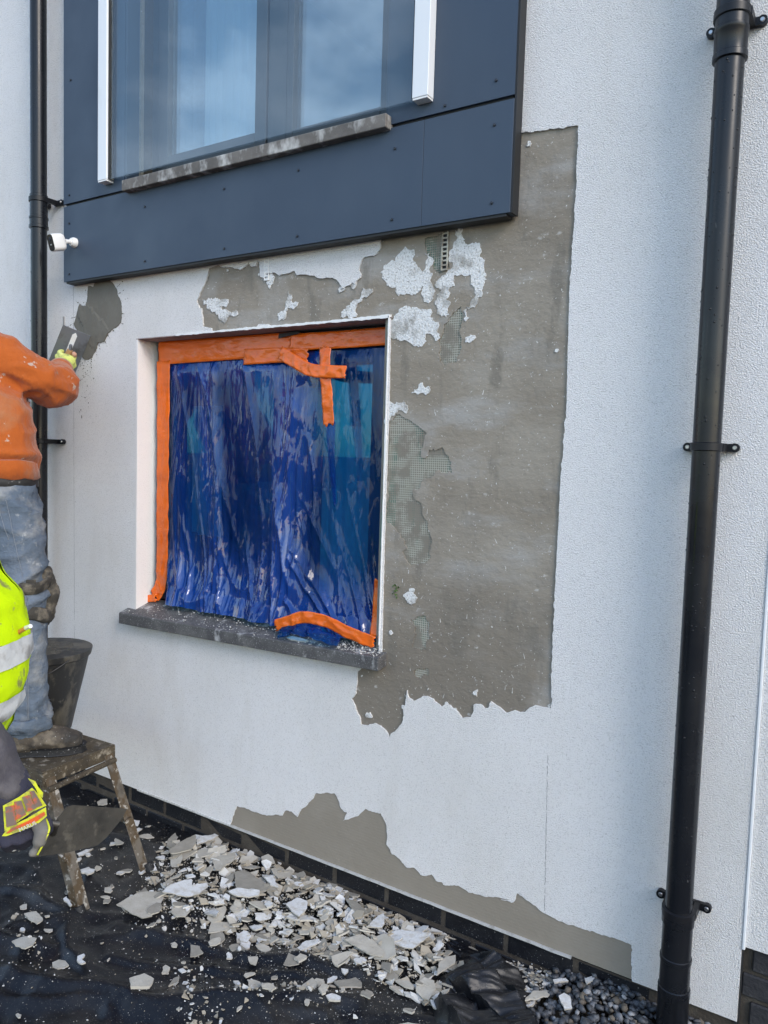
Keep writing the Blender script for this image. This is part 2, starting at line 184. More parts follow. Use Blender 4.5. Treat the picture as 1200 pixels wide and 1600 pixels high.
mat('gravel_pale', (.28, .285, .295), .7, layers=[(40, O, 3, .5, .7, (.12, .125, .13), .8)], bumps=[(120, O, 4, .4, .005)])
mat('gravel_dark', (.055, .059, .068), .55, bumps=[(120, O, 4, .35, .005)])
mat('gravel_brown', (.125, .105, .082), .8, bumps=[(120, O, 4, .35, .005)])
mat('chip_white', (.64, .64, .635), .9, spec=.25, layers=[(34, O, 5, .48, .66, (.47, .43, .37), .8), (220, O, 2, .66, .74, (.33, .31, .28), .7)], bumps=[(160, O, 3, .5, .006)])
mat('chip_beige', (.42, .385, .325), .92, spec=.2, layers=[(14, O, 5, .45, .7, (.53, .50, .44), .8), (170, O, 2, .62, .74, (.30, .27, .23), .6)], bumps=[(90, O, 4, .4, .005)])
mat('chip_brown', (.255, .235, .198), .95, spec=.2, layers=[(14, O, 5, .45, .7, (.33, .305, .265), .8), (200, O, 2, .70, .75, (.65, .64, .6), .6)], bumps=[(70, O, 4, .4, .005)])
mat('chip_edge', (.50, .47, .41), .95, spec=.2)
mat('crumb_white', (.58, .57, .54), .95, spec=.2)
mat('crumb_beige', (.38, .335, .265), .95, spec=.2)
mat('stool_steel', (.085, .066, .042), .72, metal=.0, spec=.35,
    layers=[(11, O, 6, .45, .60, (.045, .036, .026), .9), (30, O, 6, .56, .66, (.30, .26, .20), .85), (150, O, 3, .66, .71, (.62, .6, .55), .8)], bumps=[(50, O, 6, .4, .006)], rvar=(18, .45, .85))
mat('stool_leg', (.145, .125, .100), .6, metal=.2, layers=[(22, (1, 1, .5), 6, .44, .54, (.085, .056, .028), .95), (48, O, 6, .56, .64, (.46, .43, .38), .85), (9, O, 4, .55, .7, (.05, .042, .032), .8)], bumps=[(70, O, 5, .35, .005)])
mat('bucket', (.017, .017, .017), .5, layers=[(14, (1, 1, .45), 7, .48, .60, (.105, .094, .074), .85), (50, O, 5, .6, .7, (.12, .11, .09), .6)], bumps=[(60, O, 4, .2, .004)])
mat('mortar_heap', (.078, .075, .064), .75, layers=[(40, O, 5, .45, .7, (.105, .10, .085), .9)], bumps=[(70, O, 6, .8, .012)])
mat('fleece', (.44, .105, .020), .95, spec=.15, sheen=.25,
    layers=[(3, O, 5, .42, .7, (.35, .075, .012), .8), (6, O, 5, .54, .70, (.36, .20, .11), .5), (22, O, 5, .66, .70, (.50, .45, .38), .7), (13, (1.5, 1, .6), 4, .70, .73, (.24, .19, .13), .8)], bumps=[(420, O, 2, .35, .003), (30, O, 4, .25, .008), (9, (1, 1, .55), 4, .55, .035)])
mat('denim', (.110, .138, .175), .95, spec=.15,
    layers=[(5, O, 5, .42, .68, (.180, .21, .255), .8), (9, O, 6, .50, .66, (.30, .30, .29), .75), (24, O, 6, .62, .72, (.50, .50, .48), .6), (7, O, 6, .60, .72, (.165, .125, .085), .65), (3, O, 4, .55, .8, (.10, .14, .20), .7)],
    bumps=[(500, (1, 1, .5), 2, .35, .003), (26, O, 5, .4, .012), (11, (1, 1, 1.7), 4, .6, .03)])
mat('denim_thread', (.20, .22, .25), .9)
mat('belt', (.022, .021, .020), .7, layers=[(30, O, 5, .6, .7, (.3, .29, .27), .7)])
mat('boot_leather', (.075, .060, .045), .75, layers=[(16, O, 6, .46, .62, (.20, .165, .12), .9), (9, O, 5, .5, .65, (.022, .020, .018), .9), (160, O, 2, .69, .73, (.6, .58, .55), .8)], bumps=[(60, O, 6, .5, .008)])
mat('boot_sole', (.011, .011, .012), .65, layers=[(150, O, 2, .66, .71, (.5, .49, .48), .8)], bumps=[(40, O, 4, .4, .008)])
mat('strap', (.045, .040, .032), .85, layers=[(22, O, 6, .45, .65, (.235, .20, .15), .9)], bumps=[(60, O, 5, .5, .008)])
mat('hivis', (.58, .80, .0), .8, spec=.2, layers=[(11, O, 6, .59, .63, (.22, .20, .09), .85), (2.2, O, 5, .5, .8, (.56, .80, .0), .6), (30, O, 5, .64, .70, (.26, .23, .13), .8)], bumps=[(12, O, 4, .25, .02)])
mat('reflective', (.62, .62, .61), .45, layers=[(14, O, 6, .50, .62, (.26, .24, .22), .85)], bumps=[(14, O, 4, .3, .015)])
mat('sleeve_dark', (.058, .052, .060), .9, layers=[(10, O, 5, .48, .7, (.16, .145, .145), .8), (34, O, 4, .70, .74, (.6, .6, .6), .8)], bumps=[(480, (1, 1, .3), 2, .4, .003), (30, O, 4, .25, .008)])
mat('glove_navy', (.028, .027, .045), .85, layers=[(30, O, 4, .66, .72, (.6, .6, .62), .7), (9, O, 5, .5, .7, (.06, .056, .06), .8)], bumps=[(300, O, 3, .4, .003)])
mat('glove_grey', (.145, .132, .115), .85, layers=[(20, O, 5, .45, .7, (.22, .205, .18), .8)], bumps=[(200, O, 3, .3, .003)])
mat('glove_yellow', (.62, .64, .03), .6, layers=[(60, O, 5, .50, .64, (.24, .22, .09), .75)])
mat('glove_orange', (.70, .115, .022), .55, layers=[(32, O, 5, .50, .64, (.17, .13, .10), .8)])
mat('glove_pad', (.19, .135, .105), .65, layers=[(60, O, 4, .5, .65, (.62, .10, .025), .85)])
mat('glove_print', (.62, .58, .55), .6)
mat('glove_lime', (.62, .66, .18), .95, layers=[(30, O, 5, .55, .66, (.20, .20, .08), .8), (10, O, 4, .5, .7, (.72, .76, .30), .7)], bumps=[(300, O, 3, .5, .004)])
mat('skin', (.52, .29, .20), .55, layers=[(12, O, 4, .5, .7, (.47, .24, .16), .6)])
mat('hair', (.035, .022, .014), .6, bumps=[(160, (1, 1, .2), 3, .7, .006)])
mat('eye', (.75, .74, .72), .2)
mat('trouser_dark', (.035, .035, .040), .9, layers=[(9, O, 6, .5, .7, (.10, .095, .085), .7)], bumps=[(26, O, 5, .3, .01)])
mat('trowel_steel', (.20, .22, .25), .42, metal=.4, layers=[(14, O, 5, .5, .65, (.09, .085, .08), .7)], bumps=[(30, O, 4, .1, .004)])
mat('trowel_dirty', (.070, .063, .053), .45, metal=.3, layers=[(9, O, 6, .45, .62, (.030, .028, .025), .9), (40, O, 5, .58, .68, (.125, .112, .09), .7)], bumps=[(40, O, 6, .35, .005)])
mat('wood_handle', (.36, .20, .09), .6)
mat('cigarette_paper', (.75, .74, .72), .9)
mat('cigarette_filter', (.62, .25, .05), .9)
mat('weed', (.07, .12, .03), .8)
mat('meter_grey', (.075, .085, .10), .5)

def glass_mat(name, tint, refl, rough=.0):
    mt = bpy.data.materials.new(name); mt.use_nodes = True; MATS[name] = mt
    nt = mt.node_tree; nt.nodes.clear(); N = nt.nodes.new; K = nt.links.new
    out = N('ShaderNodeOutputMaterial'); mix = N('ShaderNodeMixShader'); tr = N('ShaderNodeBsdfTransparent'); gl = N('ShaderNodeBsdfGlossy')
    tr.inputs[0].default_value = (*tint, 1); gl.inputs['Roughness'].default_value = rough
    lw_ = N('ShaderNodeLayerWeight'); lw_.inputs[0].default_value = .5; fr = N('ShaderNodeMath'); fr.operation = 'POWER'; fr.inputs[1].default_value = 4.; K(lw_.outputs['Facing'], fr.inputs[0])
    mul = N('ShaderNodeMath'); mul.operation = 'MULTIPLY_ADD'; mul.inputs[1].default_value = refl; mul.inputs[2].default_value = .05 * refl; mul.use_clamp = True
    K(fr.outputs[0], mul.inputs[0]); K(mul.outputs[0], mix.inputs[0]); K(tr.outputs[0], mix.inputs[1]); K(gl.outputs[0], mix.inputs[2]); K(mix.outputs[0], out.inputs[0])
    return mt
glass_mat('clear_glass', (.90, .95, .96), 1.6)
glass_mat('window_glass', (.84, .91, .95), 5.0)
def film_mat():
    mt = bpy.data.materials.new('blue_film'); mt.use_nodes = True; MATS['blue_film'] = mt
    nt = mt.node_tree; nt.nodes.clear(); N = nt.nodes.new; K = nt.links.new
    out = N('ShaderNodeOutputMaterial'); mix = N('ShaderNodeMixShader'); tr = N('ShaderNodeBsdfTransparent'); b = N('ShaderNodeBsdfPrincipled')
    tr.inputs[0].default_value = (.20, .64, .86, 1)
    b.inputs['Base Color'].default_value = (.004, .045, .26, 1); b.inputs['Roughness'].default_value = .06; b.inputs['Specular IOR Level'].default_value = 1.0
    at = N('ShaderNodeAttribute'); at.attribute_name = 'layers'                     # how many layers of film lie on each other
    mr = N('ShaderNodeMapRange'); mr.inputs[3].default_value = .25; mr.inputs[4].default_value = .84
    t = N('ShaderNodeTexCoord'); prev = None
    for sc_, st_, dis, hh in ((5., (1.7, 1, .4), .05, .5), (13., (1.5, 1, .45), .04, .3)):          # creases pressed into the film
        mpn = N('ShaderNodeMapping'); mpn.inputs['Scale'].default_value = st_; mpn.inputs['Rotation'].default_value = (0, .25 * dis * sc_, 0); K(t.outputs['Object'], mpn.inputs[0])
        wn_ = N('ShaderNodeTexNoise'); wn_.inputs['Scale'].default_value = sc_ * .8; wn_.inputs['Detail'].default_value = 2; K(mpn.outputs[0], wn_.inputs[0])
        ad = N('ShaderNodeMix'); ad.data_type = 'VECTOR'; ad.inputs[0].default_value = .12; K(mpn.outputs[0], ad.inputs[4]); K(wn_.outputs[1], ad.inputs[5])
        vo = N('ShaderNodeTexVoronoi'); vo.feature = 'DISTANCE_TO_EDGE'; vo.inputs['Scale'].default_value = sc_; K(ad.outputs[1], vo.inputs['Vector'])
        m2_ = N('ShaderNodeMapRange'); m2_.inputs[2].default_value = .22; K(vo.outputs[0], m2_.inputs[0])
        bn = N('ShaderNodeBump'); bn.inputs['Strength'].default_value = hh; bn.inputs['Distance'].default_value = dis * .12; K(m2_.outputs[0], bn.inputs['Height'])
        if prev is not None: K(prev, bn.inputs['Normal'])
        prev = bn.outputs[0]
    K(prev, b.inputs['Normal'])
    K(at.outputs['Fac'], mr.inputs[0]); K(mr.outputs[0], mix.inputs[0]); K(tr.outputs[0], mix.inputs[1]); K(b.outputs[0], mix.inputs[2]); K(mix.outputs[0], out.inputs[0])
film_mat()
# ---------------------------------------------------------------- helpers
def link(name, me, parent=None, m=None):
    o = bpy.data.objects.new(name, me); col.objects.link(o)
    if m and me is not None and not me.materials: me.materials.append(MATS[m])
    if parent: o.parent = parent
    return o
def tag(o, label=None, cat=None, group=None, kind=None):
    if label: o['label'] = label
    if cat: o['category'] = cat
    if group: o['group'] = group
    if kind: o['kind'] = kind
    return o
def thing(name, label, cat, loc=(0, 0, 0), group=None):
    o = bpy.data.objects.new(name, None); col.objects.link(o); o.location = loc; o.empty_display_size = .05
    return tag(o, label, cat, group)
def own(o, parent):
    """parent a mesh built in world coordinates under an Empty that stands somewhere else"""
    o.parent = parent; o.matrix_parent_inverse = Matrix.Translation(-Vector(parent.location)); return o
class MB:
    def __init__(s): s.v = []; s.f = []; s.mi = []
    def add(s, vs, fs, mi=0):
        n = len(s.v); s.v += [tuple(x) for x in vs]; s.f += [tuple(i + n for i in f) for f in fs]; s.mi += [mi] * len(fs); return s
    def box(s, x0, x1, y0, y1, z0, z1, M=None, mi=0):
        vs = [Vector((x, y, z)) for x in (x0, x1) for y in (y0, y1) for z in (z0, z1)]
        if M: vs = [M @ v for v in vs]
        return s.add(vs, [(0, 1, 3, 2), (4, 6, 7, 5), (0, 4, 5, 1), (2, 3, 7, 6), (0, 2, 6, 4), (1, 5, 7, 3)], mi)
    def tube(s, path, rad, n=16, cap=True, mi=0, sx=1., ref=None):
        path = [Vector(p) for p in path]; rad = rad if isinstance(rad, (list, tuple)) else [rad] * len(path)
        b = len(s.v); rings = []
        for i, p in enumerate(path):
            d = (path[min(i + 1, len(path) - 1)] - path[max(i - 1, 0)]).normalized()
            rf = Vector(ref) if ref else (Vector((0, 0, 1)) if abs(d.z) < .9 else Vector((0, 1, 0)))
            a = d.cross(rf).normalized(); c = a.cross(d)
            rings.append([p + (a * math.cos(t) * sx + c * math.sin(t)) * rad[i] for t in [2 * math.pi * k / n for k in range(n)]])
        vs = [v for r_ in rings for v in r_]; fs = []
        for i in range(len(path) - 1):
            for k in range(n): fs.append((i * n + k, i * n + (k + 1) % n, (i + 1) * n + (k + 1) % n, (i + 1) * n + k))
        if cap: fs.append(tuple(range(n))[::-1]); fs.append(tuple((len(path) - 1) * n + k for k in range(n)))
        return s.add(vs, fs, mi)
    def prism(s, pts, d, mi=0):
        """closed outline of 3-D points extruded by vector d"""
        n = len(pts); d = Vector(d); vs = [Vector(p) for p in pts] + [Vector(p) + d for p in pts]
        fs = [tuple(range(n)), tuple(range(2 * n - 1, n - 1, -1))] + [(i, (i + 1) % n, n + (i + 1) % n, n + i) for i in range(n)]
        return s.add(vs, fs, mi)
    def build(s, name, m, parent=None, smooth=False, bevel=0, seg=2, extra=()):
        me = bpy.data.meshes.new(name); me.from_pydata(s.v, [], s.f); me.materials.append(MATS[m])
        for e in extra: me.materials.append(MATS[e])
        if any(s.mi): me.polygons.foreach_set('material_index', s.mi)
        if smooth: me.polygons.foreach_set('use_smooth', [True] * len(me.polygons))
        me.validate(); me.update()
        o = bpy.data.objects.new(name, me); col.objects.link(o)
        if parent: own(o, parent)
        if bevel:
            bv = o.modifiers.new('bevel', 'BEVEL'); bv.width = bevel; bv.segments = seg; bv.limit_method = 'ANGLE'; bv.angle_limit = math.radians(35)
        if smooth == 'auto' or bevel:
            me.polygons.foreach_set('use_smooth', [True] * len(me.polygons))
            es = o.modifiers.new('split', 'EDGE_SPLIT') if not bevel else None
            if es: es.split_angle = math.radians(40)
            if bevel: wnm = o.modifiers.new('wn', 'WEIGHTED_NORMAL')
        return o
def fbm(x, y, z=0., o=4):
    return mn.fractal(Vector((x, y, z)), 1., 2., o, noise_basis='PERLIN_ORIGINAL')
def ridge(x, y, z=0.): return 1 - abs(mn.noise(Vector((x, y, z)))) * 2
def rag(poly, step=.007, amp=.004, f=60, closed=True):
    """break a traced outline into an uneven edge"""
    out = []
    n = len(poly)
    for i in range(n if closed else n - 1):
        a = Vector(poly[i]); b = Vector(poly[(i + 1) % n]); k = max(1, int((b - a).length / step)); nr = Vector((-(b - a).y, (b - a).x)).normalized()
        for j in range(k):
            p = a.lerp(b, j / k)
            w = mn.noise(Vector((p.x * f, p.y * f, .3))) * amp + mn.noise(Vector((p.x * f * 3, p.y * f * 3, 5))) * amp * .5
            if (b - a).length > .28: w *= .35
            out.append(tuple(p + nr * w))
    return out
def inside(P, poly):
    x, y = P[:, 0], P[:, 1]; r_ = np.zeros(len(P), bool); n = len(poly); j = n - 1
    for i in range(n):
        xi, yi = poly[i]; xj, yj = poly[j]
        if yi != yj: r_ ^= ((yi > y) != (yj > y)) & (x < (xj - xi) * (y - yi) / (yj - yi) + xi)
        j = i
    return r_
def sheet(name, outer, holes, y0, y1, m, parent, extra=None, relief=None, flat=False):
    """plate in the x-z plane between y0 (front) and y1 with ragged holes"""
    vs = []; es = []
    for pl in [outer] + list(holes):
        b = len(vs); vs += [Vector(p) for p in pl]; es += [(b + i, b + (i + 1) % len(pl)) for i in range(len(pl))]
    if extra: vs += [Vector(p) for p in extra]
    v2, e2, f2, *_ = delaunay_2d_cdt(vs, es, [], 0, 1e-6)
    A = np.array([tuple(v) for v in v2]); F = np.array([tuple(f) for f in f2 if len(f) == 3])
    C = A[F].mean(1); keep = inside(C, outer)
    for h in holes: keep &= ~inside(C, h)
    F = F[keep]
    cnt = {}
    for t in F:
        for k in range(3):
            e = (int(t[k]), int(t[(k + 1) % 3])); key = (min(e), max(e)); cnt.setdefault(key, []).append(e)
    mb = MB(); used = sorted(set(F.ravel().tolist())); ix = {u: i for i, u in enumerate(used)}; n = len(used)
    for u in used:
        x, z = A[u]; mb.v.append((x, y0 + (relief(x, z) if relief else 0), z))
    mb.f += [(ix[int(a)], ix[int(b)], ix[int(c)]) for a, b, c in F]
    for key, l in cnt.items():
        if len(l) == 1:
            a, b = l[0]; i = len(mb.v); mb.v += [(A[a][0], y1, A[a][1]), (A[b][0], y1, A[b][1])]; mb.f.append((ix[b], ix[a], i, i + 1))
    mb.mi = [0] * len(mb.f)
    return mb.build(name, m, parent)
def rect(x0, x1, z0, z1): return [(x0, z0), (x1, z0), (x1, z1), (x0, z1)]
def bez(pts, k=8):
    """smooth path through points"""
    P = [Vector(p) for p in pts]; out = []
    for i in range(len(P) - 1):
        a, b, c, d = P[max(i - 1, 0)], P[i], P[i + 1], P[min(i + 2, len(P) - 1)]
        for j in range(k):
            t = j / k; out.append(.5 * ((2 * b) + (c - a) * t + (2 * a - 5 * b + 4 * c - d) * t * t + (3 * b - a - 3 * c + d) * t ** 3))
    return out + [P[-1]]
GZ = -.108                                    # level the sheet lies on

# ---------------------------------------------------------------- setting: ground
gm = MB(); gm.add([(-400, -800, -.17), (400, -800, -.17), (400, .3, -.17), (-400, .3, -.17)], [(0, 1, 2, 3)])
tag(gm.build('ground', 'ground'), kind='structure')

# ---------------------------------------------------------------- the house front
house = thing('house', 'white rendered house front with patches of grey base coat laid bare', 'house', (1, .3, -.17))
WIN = rect(.268, 1.520, .775, 1.946); WINB = rect(.263, 1.525, .77, 1.951); UWINB = rect(.235, 1.530, 2.57, 3.955)
UWIN = rect(.24, 1.525, 2.575, 3.95)
main_r = rag(MAIN); bot_r = rag(BOT); fresh_r = rag(FRESH, amp=.006)
sheet('render_coat', rect(-3.2, 2.697, .0, 5.2), [main_r, bot_r, fresh_r, WIN, UWIN], 0, .006, 'white_render', house)
mesh_r = [rag(q, .005, .013, 38) for q in MESHES]
sheet('base_coat', rect(-3.2, 2.697, .001, 5.2), mesh_r + [WINB, UWINB], .0062, .0115, 'base_coat', house)
bc = sheet('combed_base_coat', rag([(x, max(z, .003)) for x, z in BOT], amp=.004), [], .0035, .0058, 'base_coat_combed', house)
sc = sheet('scrim_backing', rect(1.5, 2.2, .3, 2.3), [], .0112, .0145, 'scrim_backing', house)
for q in mesh_r:                              # glass-fibre mesh laid bare, thread by thread
    th = MB(); A = np.array(q); cell = .0075; wd = .0011
    def spans(fixed, horizontal):
        lo, hi = (A[:, 0].min(), A[:, 0].max()) if horizontal else (A[:, 1].min(), A[:, 1].max())
        g = np.arange(lo, hi, .004); P = np.stack([g, np.full_like(g, fixed)] if horizontal else [np.full_like(g, fixed), g], 1)
        k = inside(P, q); s0 = None; o = []
        for i, t in enumerate(g):
            if k[i] and s0 is None: s0 = t
            if s0 is not None and (not k[i] or i == len(g) - 1):
                if t - s0 > .006: o.append((s0, t))
                s0 = None
        return o
    for z in np.arange(A[:, 1].min(), A[:, 1].max(), cell):
        for a, b in spans(z, True):
            if R() < .12: a += U(0, b - a) * .6
            th.add([(a, .0088, z - wd), (b, .0088, z - wd), (b, .0088, z + wd), (a, .0088, z + wd)], [(0, 1, 2, 3)])
    for x in np.arange(A[:, 0].min(), A[:, 0].max(), cell):
        for a, b in spans(x, False):
            if R() < .12: a += U(0, b - a) * .6
            th.add([(x - wd, .0092, a), (x + wd, .0092, a), (x + wd, .0092, b), (x - wd, .0092, b)], [(0, 1, 2, 3)])
    if th.f: tag(th.build('reinforcing_mesh', 'scrim_thread', house), kind='stuff')
for i, q in enumerate(ISLES):
    sheet('skim_remnant', rag(q, .005, .014, 55), [], .0044 - .00012 * i, .0060, 'skim', house)
for _ in range(34):                            # crumbs of white coat left along the broken edges
    i = random.randrange(len(MAIN)); p = Vector(MAIN[i]).lerp(Vector(MAIN[(i + 1) % len(MAIN)]), R()) + Vector((U(-.05, .05), U(-.05, .05)))
    if not inside(np.array([tuple(p)]), MAIN)[0]: continue
    s = .004 + .022 * R() ** 2; t0 = U(0, 6); q = [(p.x + s * U(.5, 1.2) * math.cos(t0 + k), p.y + s * U(.5, 1.2) * math.sin(t0 + k)) for k in range(6)]
    sheet('skim_remnant', rag(q, .004, .006, 80), [], .0032 - .00005 * _, .0061, 'skim', house)
xs = [p[0] for p in FRESH]; zs = [p[1] for p in FRESH]
ex = [(x + U(-.003, .003), z + U(-.003, .003)) for x in np.arange(min(xs), max(xs), .011) for z in np.arange(min(zs), max(zs), .011)]
ex = [p for p, k in zip(ex, inside(np.array(ex), FRESH)) if k]
def fr_rel(x, z):
    u = x * .84 + z * .54
    return -.002 * max(0, ridge(u * 9, z * 3, 2)) ** 3 - .0015 * abs(fbm(x * 14, z * 7)) - (.0025 if fbm(u * 6, z * 2, 9) > .12 else 0)
sheet('fresh_mortar', rag(FRESH, .006, .004), [], -.001, .006, 'fresh_mortar', house, extra=ex, relief=fr_rel)
def splat():
    d = MB()
    for _ in range(330):
        if R() < .45: x, z = random.gauss(-.075, .035), 1.93 - abs(random.gauss(0, .16))
        else:
            p = Vector(random.choice(FRESH)); c_ = Vector((-.03, 2.08)); x, z = p + (p - c_).normalized() * abs(random.gauss(.006, .02))
        if z > 2.2: continue
        s = .0006 + .0028 * R() ** 3; n_ = 5; t0 = U(0, 6)
        d.prism([(x + s * U(.6, 1.3) * math.cos(t0 + k * 1.256), .0003, z + s * U(.6, 1.5) * math.sin(t0 + k * 1.256)) for k in range(n_)], (0, -.0018, 0))
    tag(d.build('mortar_splatter', 'fresh_mortar', house), kind='stuff')
splat()
def scratches():
    d = MB()
    for _ in range(170):
        x = U(1.56, 2.13); z = U(.45, 2.2) if R() < .35 else U(.42, 1.15); a = random.gauss(.35, .6); l_ = .002 + .016 * R() ** 3; w = U(.0005, .0012)
        if not inside(np.array([(x, z)]), MAIN)[0]: continue
        dx, dz = math.sin(a) * l_, math.cos(a) * l_; d.prism([(x - w, .0062, z), (x + w, .0062, z), (x + dx + w * .4, .0062, z + dz), (x + dx - w * .4, .0062, z + dz)], (0, -.0006, 0))
    tag(d.build('scratch_marks', 'skim', house), kind='stuff')
scratches()
# hairlines cut into the render where the patch was marked out
def line(x0, z0, x1, z1, w=.0009, y=-.0006):
    c = MB(); n = 60
    for i in range(n):
        if R() < .06: continue
        a = Vector((x0, z0)).lerp(Vector((x1, z1)), i / n); b = Vector((x0, z0)).lerp(Vector((x1, z1)), (i + 1) / n); j = U(-.0008, .0008); ww = w * U(.5, 1.2)
        c.add([(a.x - ww + j, y, a.y), (a.x + ww + j, y, a.y), (b.x + ww + j, y, b.y), (b.x - ww + j, y, b.y)], [(0, 1, 2, 3)])
    return tag(c.build('cut_line', 'cut_line', house), kind='stuff')
line(-.166, 2.2, -.156, .55); line(2.137, .60, 2.150, .115)
c = MB(); c.box(-.238, -.230, -.004, .002, 2.005, 2.075); c.build('gouge', 'cut_line', house)
# starter strips of perforated bead showing in the patch
for (x, z0, z1) in ((.977, 2.12, 2.22), (1.722, 2.08, 2.20)):
    b = MB(); w = .011
    b.box(x - w, x - w + .003, -.002, .004, z0, z1); b.box(x + w - .003, x + w, -.002, .004, z0, z1)
    for z in np.arange(z0, z1, .014): b.box(x - w + .003, x + w - .003, -.0015, .004, z, z + .005)
    b.build('perforated_strip', 'corner_bead' if x < 1.5 else 'scrim_thread', house)
    k = MB(); k.box(x - w, x + w, .0045, .0052, z0, z1); k.build('strip_shadow_gap', 'panel_dark', house)
# structural wall behind the coats
core = MB()
for b in ((-3.2, .262), (1.526, 4.2)): core.box(b[0], b[1], .030, .30, -.17, 5.2)
core.box(.262, 1.526, .030, .30, -.17, .78); core.box(.262, 1.526, .030, .30, 1.96, 2.56); core.box(.262, 1.526, .030, .30, 3.96, 5.2)
core.build('wall_core', 'mortar', house)
ins = MB(); ins.box(-3.2, .262, .0148, .029, .004, 5.2); ins.box(1.526, 2.696, .0148, .029, .004, 5.2)
ins.box(.262, 1.526, .0148, .029, .004, .79); ins.box(.262, 1.526, .0148, .029, 1.952, 2.57); ins.build('insulation_board', 'base_coat', house)
# reveals of the lower opening
rv = MB(); rv.box(.258, .2688, -.0006, .128, .765, 1.9445); rv.build('reveal', 'reveal_render', house)
rv = MB(); rv.box(1.5192, 1.5232, -.0006, .128, .765, 1.9445); rv.build('reveal', 'reveal_render', house)
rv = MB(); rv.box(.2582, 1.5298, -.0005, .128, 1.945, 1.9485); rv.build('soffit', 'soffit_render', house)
sp = rag([(.50, 1.9455), (1.524, 1.9455), (1.524, 1.9565), (1.2, 1.9525), (.9, 1.955), (.50, 1.950)], .005, .007, 40); sheet('corner_bead', sp, [], -.004, .004, 'corner_bead', house)
sp = rag([(1.5186, .84), (1.5222, .84), (1.5222, 1.4), (1.5265, 1.50), (1.5222, 1.6), (1.5225, 1.95), (1.5190, 1.95)], .006, .0022); sheet('corner_bead', sp, [], -.004, .004, 'corner_bead', house)
# base bead
bb = MB(); path = np.arange(.29, 2.27, .03)
for a, b in zip(path[:-1], path[1:]):
    d = .0015 * mn.noise(Vector((a * 14, 0, 0))); e = .0015 * mn.noise(Vector((b * 14, 0, 0)))
    bb.add([(a, -.006, .003 + d), (b, -.006, .003 + e), (b, -.006, -.002 + e), (a, -.006, -.002 + d), (a, .02, .003 + d), (b, .02, .003 + e), (b, .02, -.005 + e), (a, .02, -.005 + d)],
           [(0, 3, 2, 1), (0, 1, 5, 4), (3, 7, 6, 2)])
bb.build('base_bead', 'base_bead', house)
# brick plinth, brick by brick
def brick_mesh(w, h, d, m, sd):
    b = bmesh.new(); bmesh.ops.create_cube(b, size=1)
    for v in b.verts: v.co = Vector((v.co.x * w, v.co.y * d, v.co.z * h)) + Vector((mn.noise(v.co * 3 + Vector((sd, 0, 0))), mn.noise(v.co * 3 + Vector((0, sd, 0))), mn.noise(v.co * 3 + Vector((0, 0, sd))))) * .002
    bmesh.ops.bevel(b, geom=b.edges[:], offset=.004, segments=1, affect='EDGES')
    me = bpy.data.meshes.new('brick'); b.to_mesh(me); b.free(); me.materials.append(MATS[m]); return me
plinth = MB(); plinth.box(-3.2, 2.697, .0112, .0299, -.168, -.0055); plinth = plinth.build('brick_plinth', 'mortar', house)
bms = [brick_mesh(.213, .064, .03, 'brick', i) for i in range(4)]
def brick(me, parent, x, y, z):
    o = link('brick', me, parent); o.matrix_parent_inverse = Matrix.Translation(-Vector(house.location)) if parent is house else Matrix.Identity(4); o.location = (x, y, z); return o
for k in range(-8, 12):
    for j in range(2):
        x = .225 * k + .1125 + (0 if j == 0 else .1125)
        if x < 2.58: brick(random.choice(bms), plinth, x, .0245 + U(-.002, .002), -.040 - j * .075)
pl2 = MB(); pl2.box(2.697, 4.2, .028, .0299, -.168, .213); pl2 = pl2.build('brick_plinth', 'mortar', house)
bms2 = [brick_mesh(.213, .063, .03, 'brick_dark', 9 + i) for i in range(4)]
for j in range(5):
    for k in range(7):
        x = 2.80 + .225 * k - (.1125 if j % 2 else 0) + .03
        if x - .107 < 2.70: x = 2.70 + .107
        brick(random.choice(bms2), pl2, x, .034 + U(-.002, .002), .172 - .075 * j)
# neighbouring stretch of wall, its render stopping higher above the brick
sheet('render_coat', rect(2.706, 4.2, .212, 5.2), [], .003, .016, 'white_render', house)
k = MB(); k.box(2.706, 4.2, .0162, .0298, .214, 5.2); k.build('insulation_board', 'base_coat', house)
k = MB(); k.box(2.690, 2.6968, -.0006, .029, -.01, .0); k.build('stop_end', 'panel_dark', house)
k = MB(); k.box(2.6975, 2.7055, -.003, .02, .205, 5.2); k.build('stop_bead', 'alu_white', house, bevel=.002)
k = MB(); k.box(2.6972, 2.7008, .0065, .029, -.16, .205); k.build('stop_end', 'panel_dark', house)

# ---- cladding round the upper window
def screws(parent, pts):
    for x, z in pts:
        s = MB(); s.tube([(x, -.0505, z), (x, -.0535, z), (x, -.0545, z)], [.0046, .0046, .003], 10)
        o = s.build('screw', 'screw', None, smooth='auto'); o.parent = parent
def panel(x0, x1, z0, z1, pts):
    p = MB(); p.box(x0, x1, -.05, -.004, z0, z1); o = p.build('cladding_panel', 'panel', house, bevel=.001)
    screws(o, pts); return o
panel(-.165, 1.6605, 2.212, 2.536, [(-.124, 2.461), (-.124, 2.243), (.367, 2.46), (.37, 2.245), (.806, 2.461), (.811, 2.243), (1.16, 2.468), (1.161, 2.244), (1.556, 2.468), (1.552, 2.247)])
panel(1.6615, 1.962, 2.212, 2.536, [(1.902, 2.472), (1.903, 2.247)])
up = sheet('cladding_panel', rect(-.165, 1.962, 2.547, 4.4), [rect(.24, 1.525, 2.5751, 3.95)], -.05, -.002, 'panel', house)
screws(up, [(-.124, 2.581), (1.733, 2.563), (1.902, 2.599), (-.115, 3.063), (1.902, 3.06)])
k = MB(); k.box(-.160, 1.957, -.040, -.003, 2.530, 2.552); k.build('joint_backing', 'panel_dark', house)
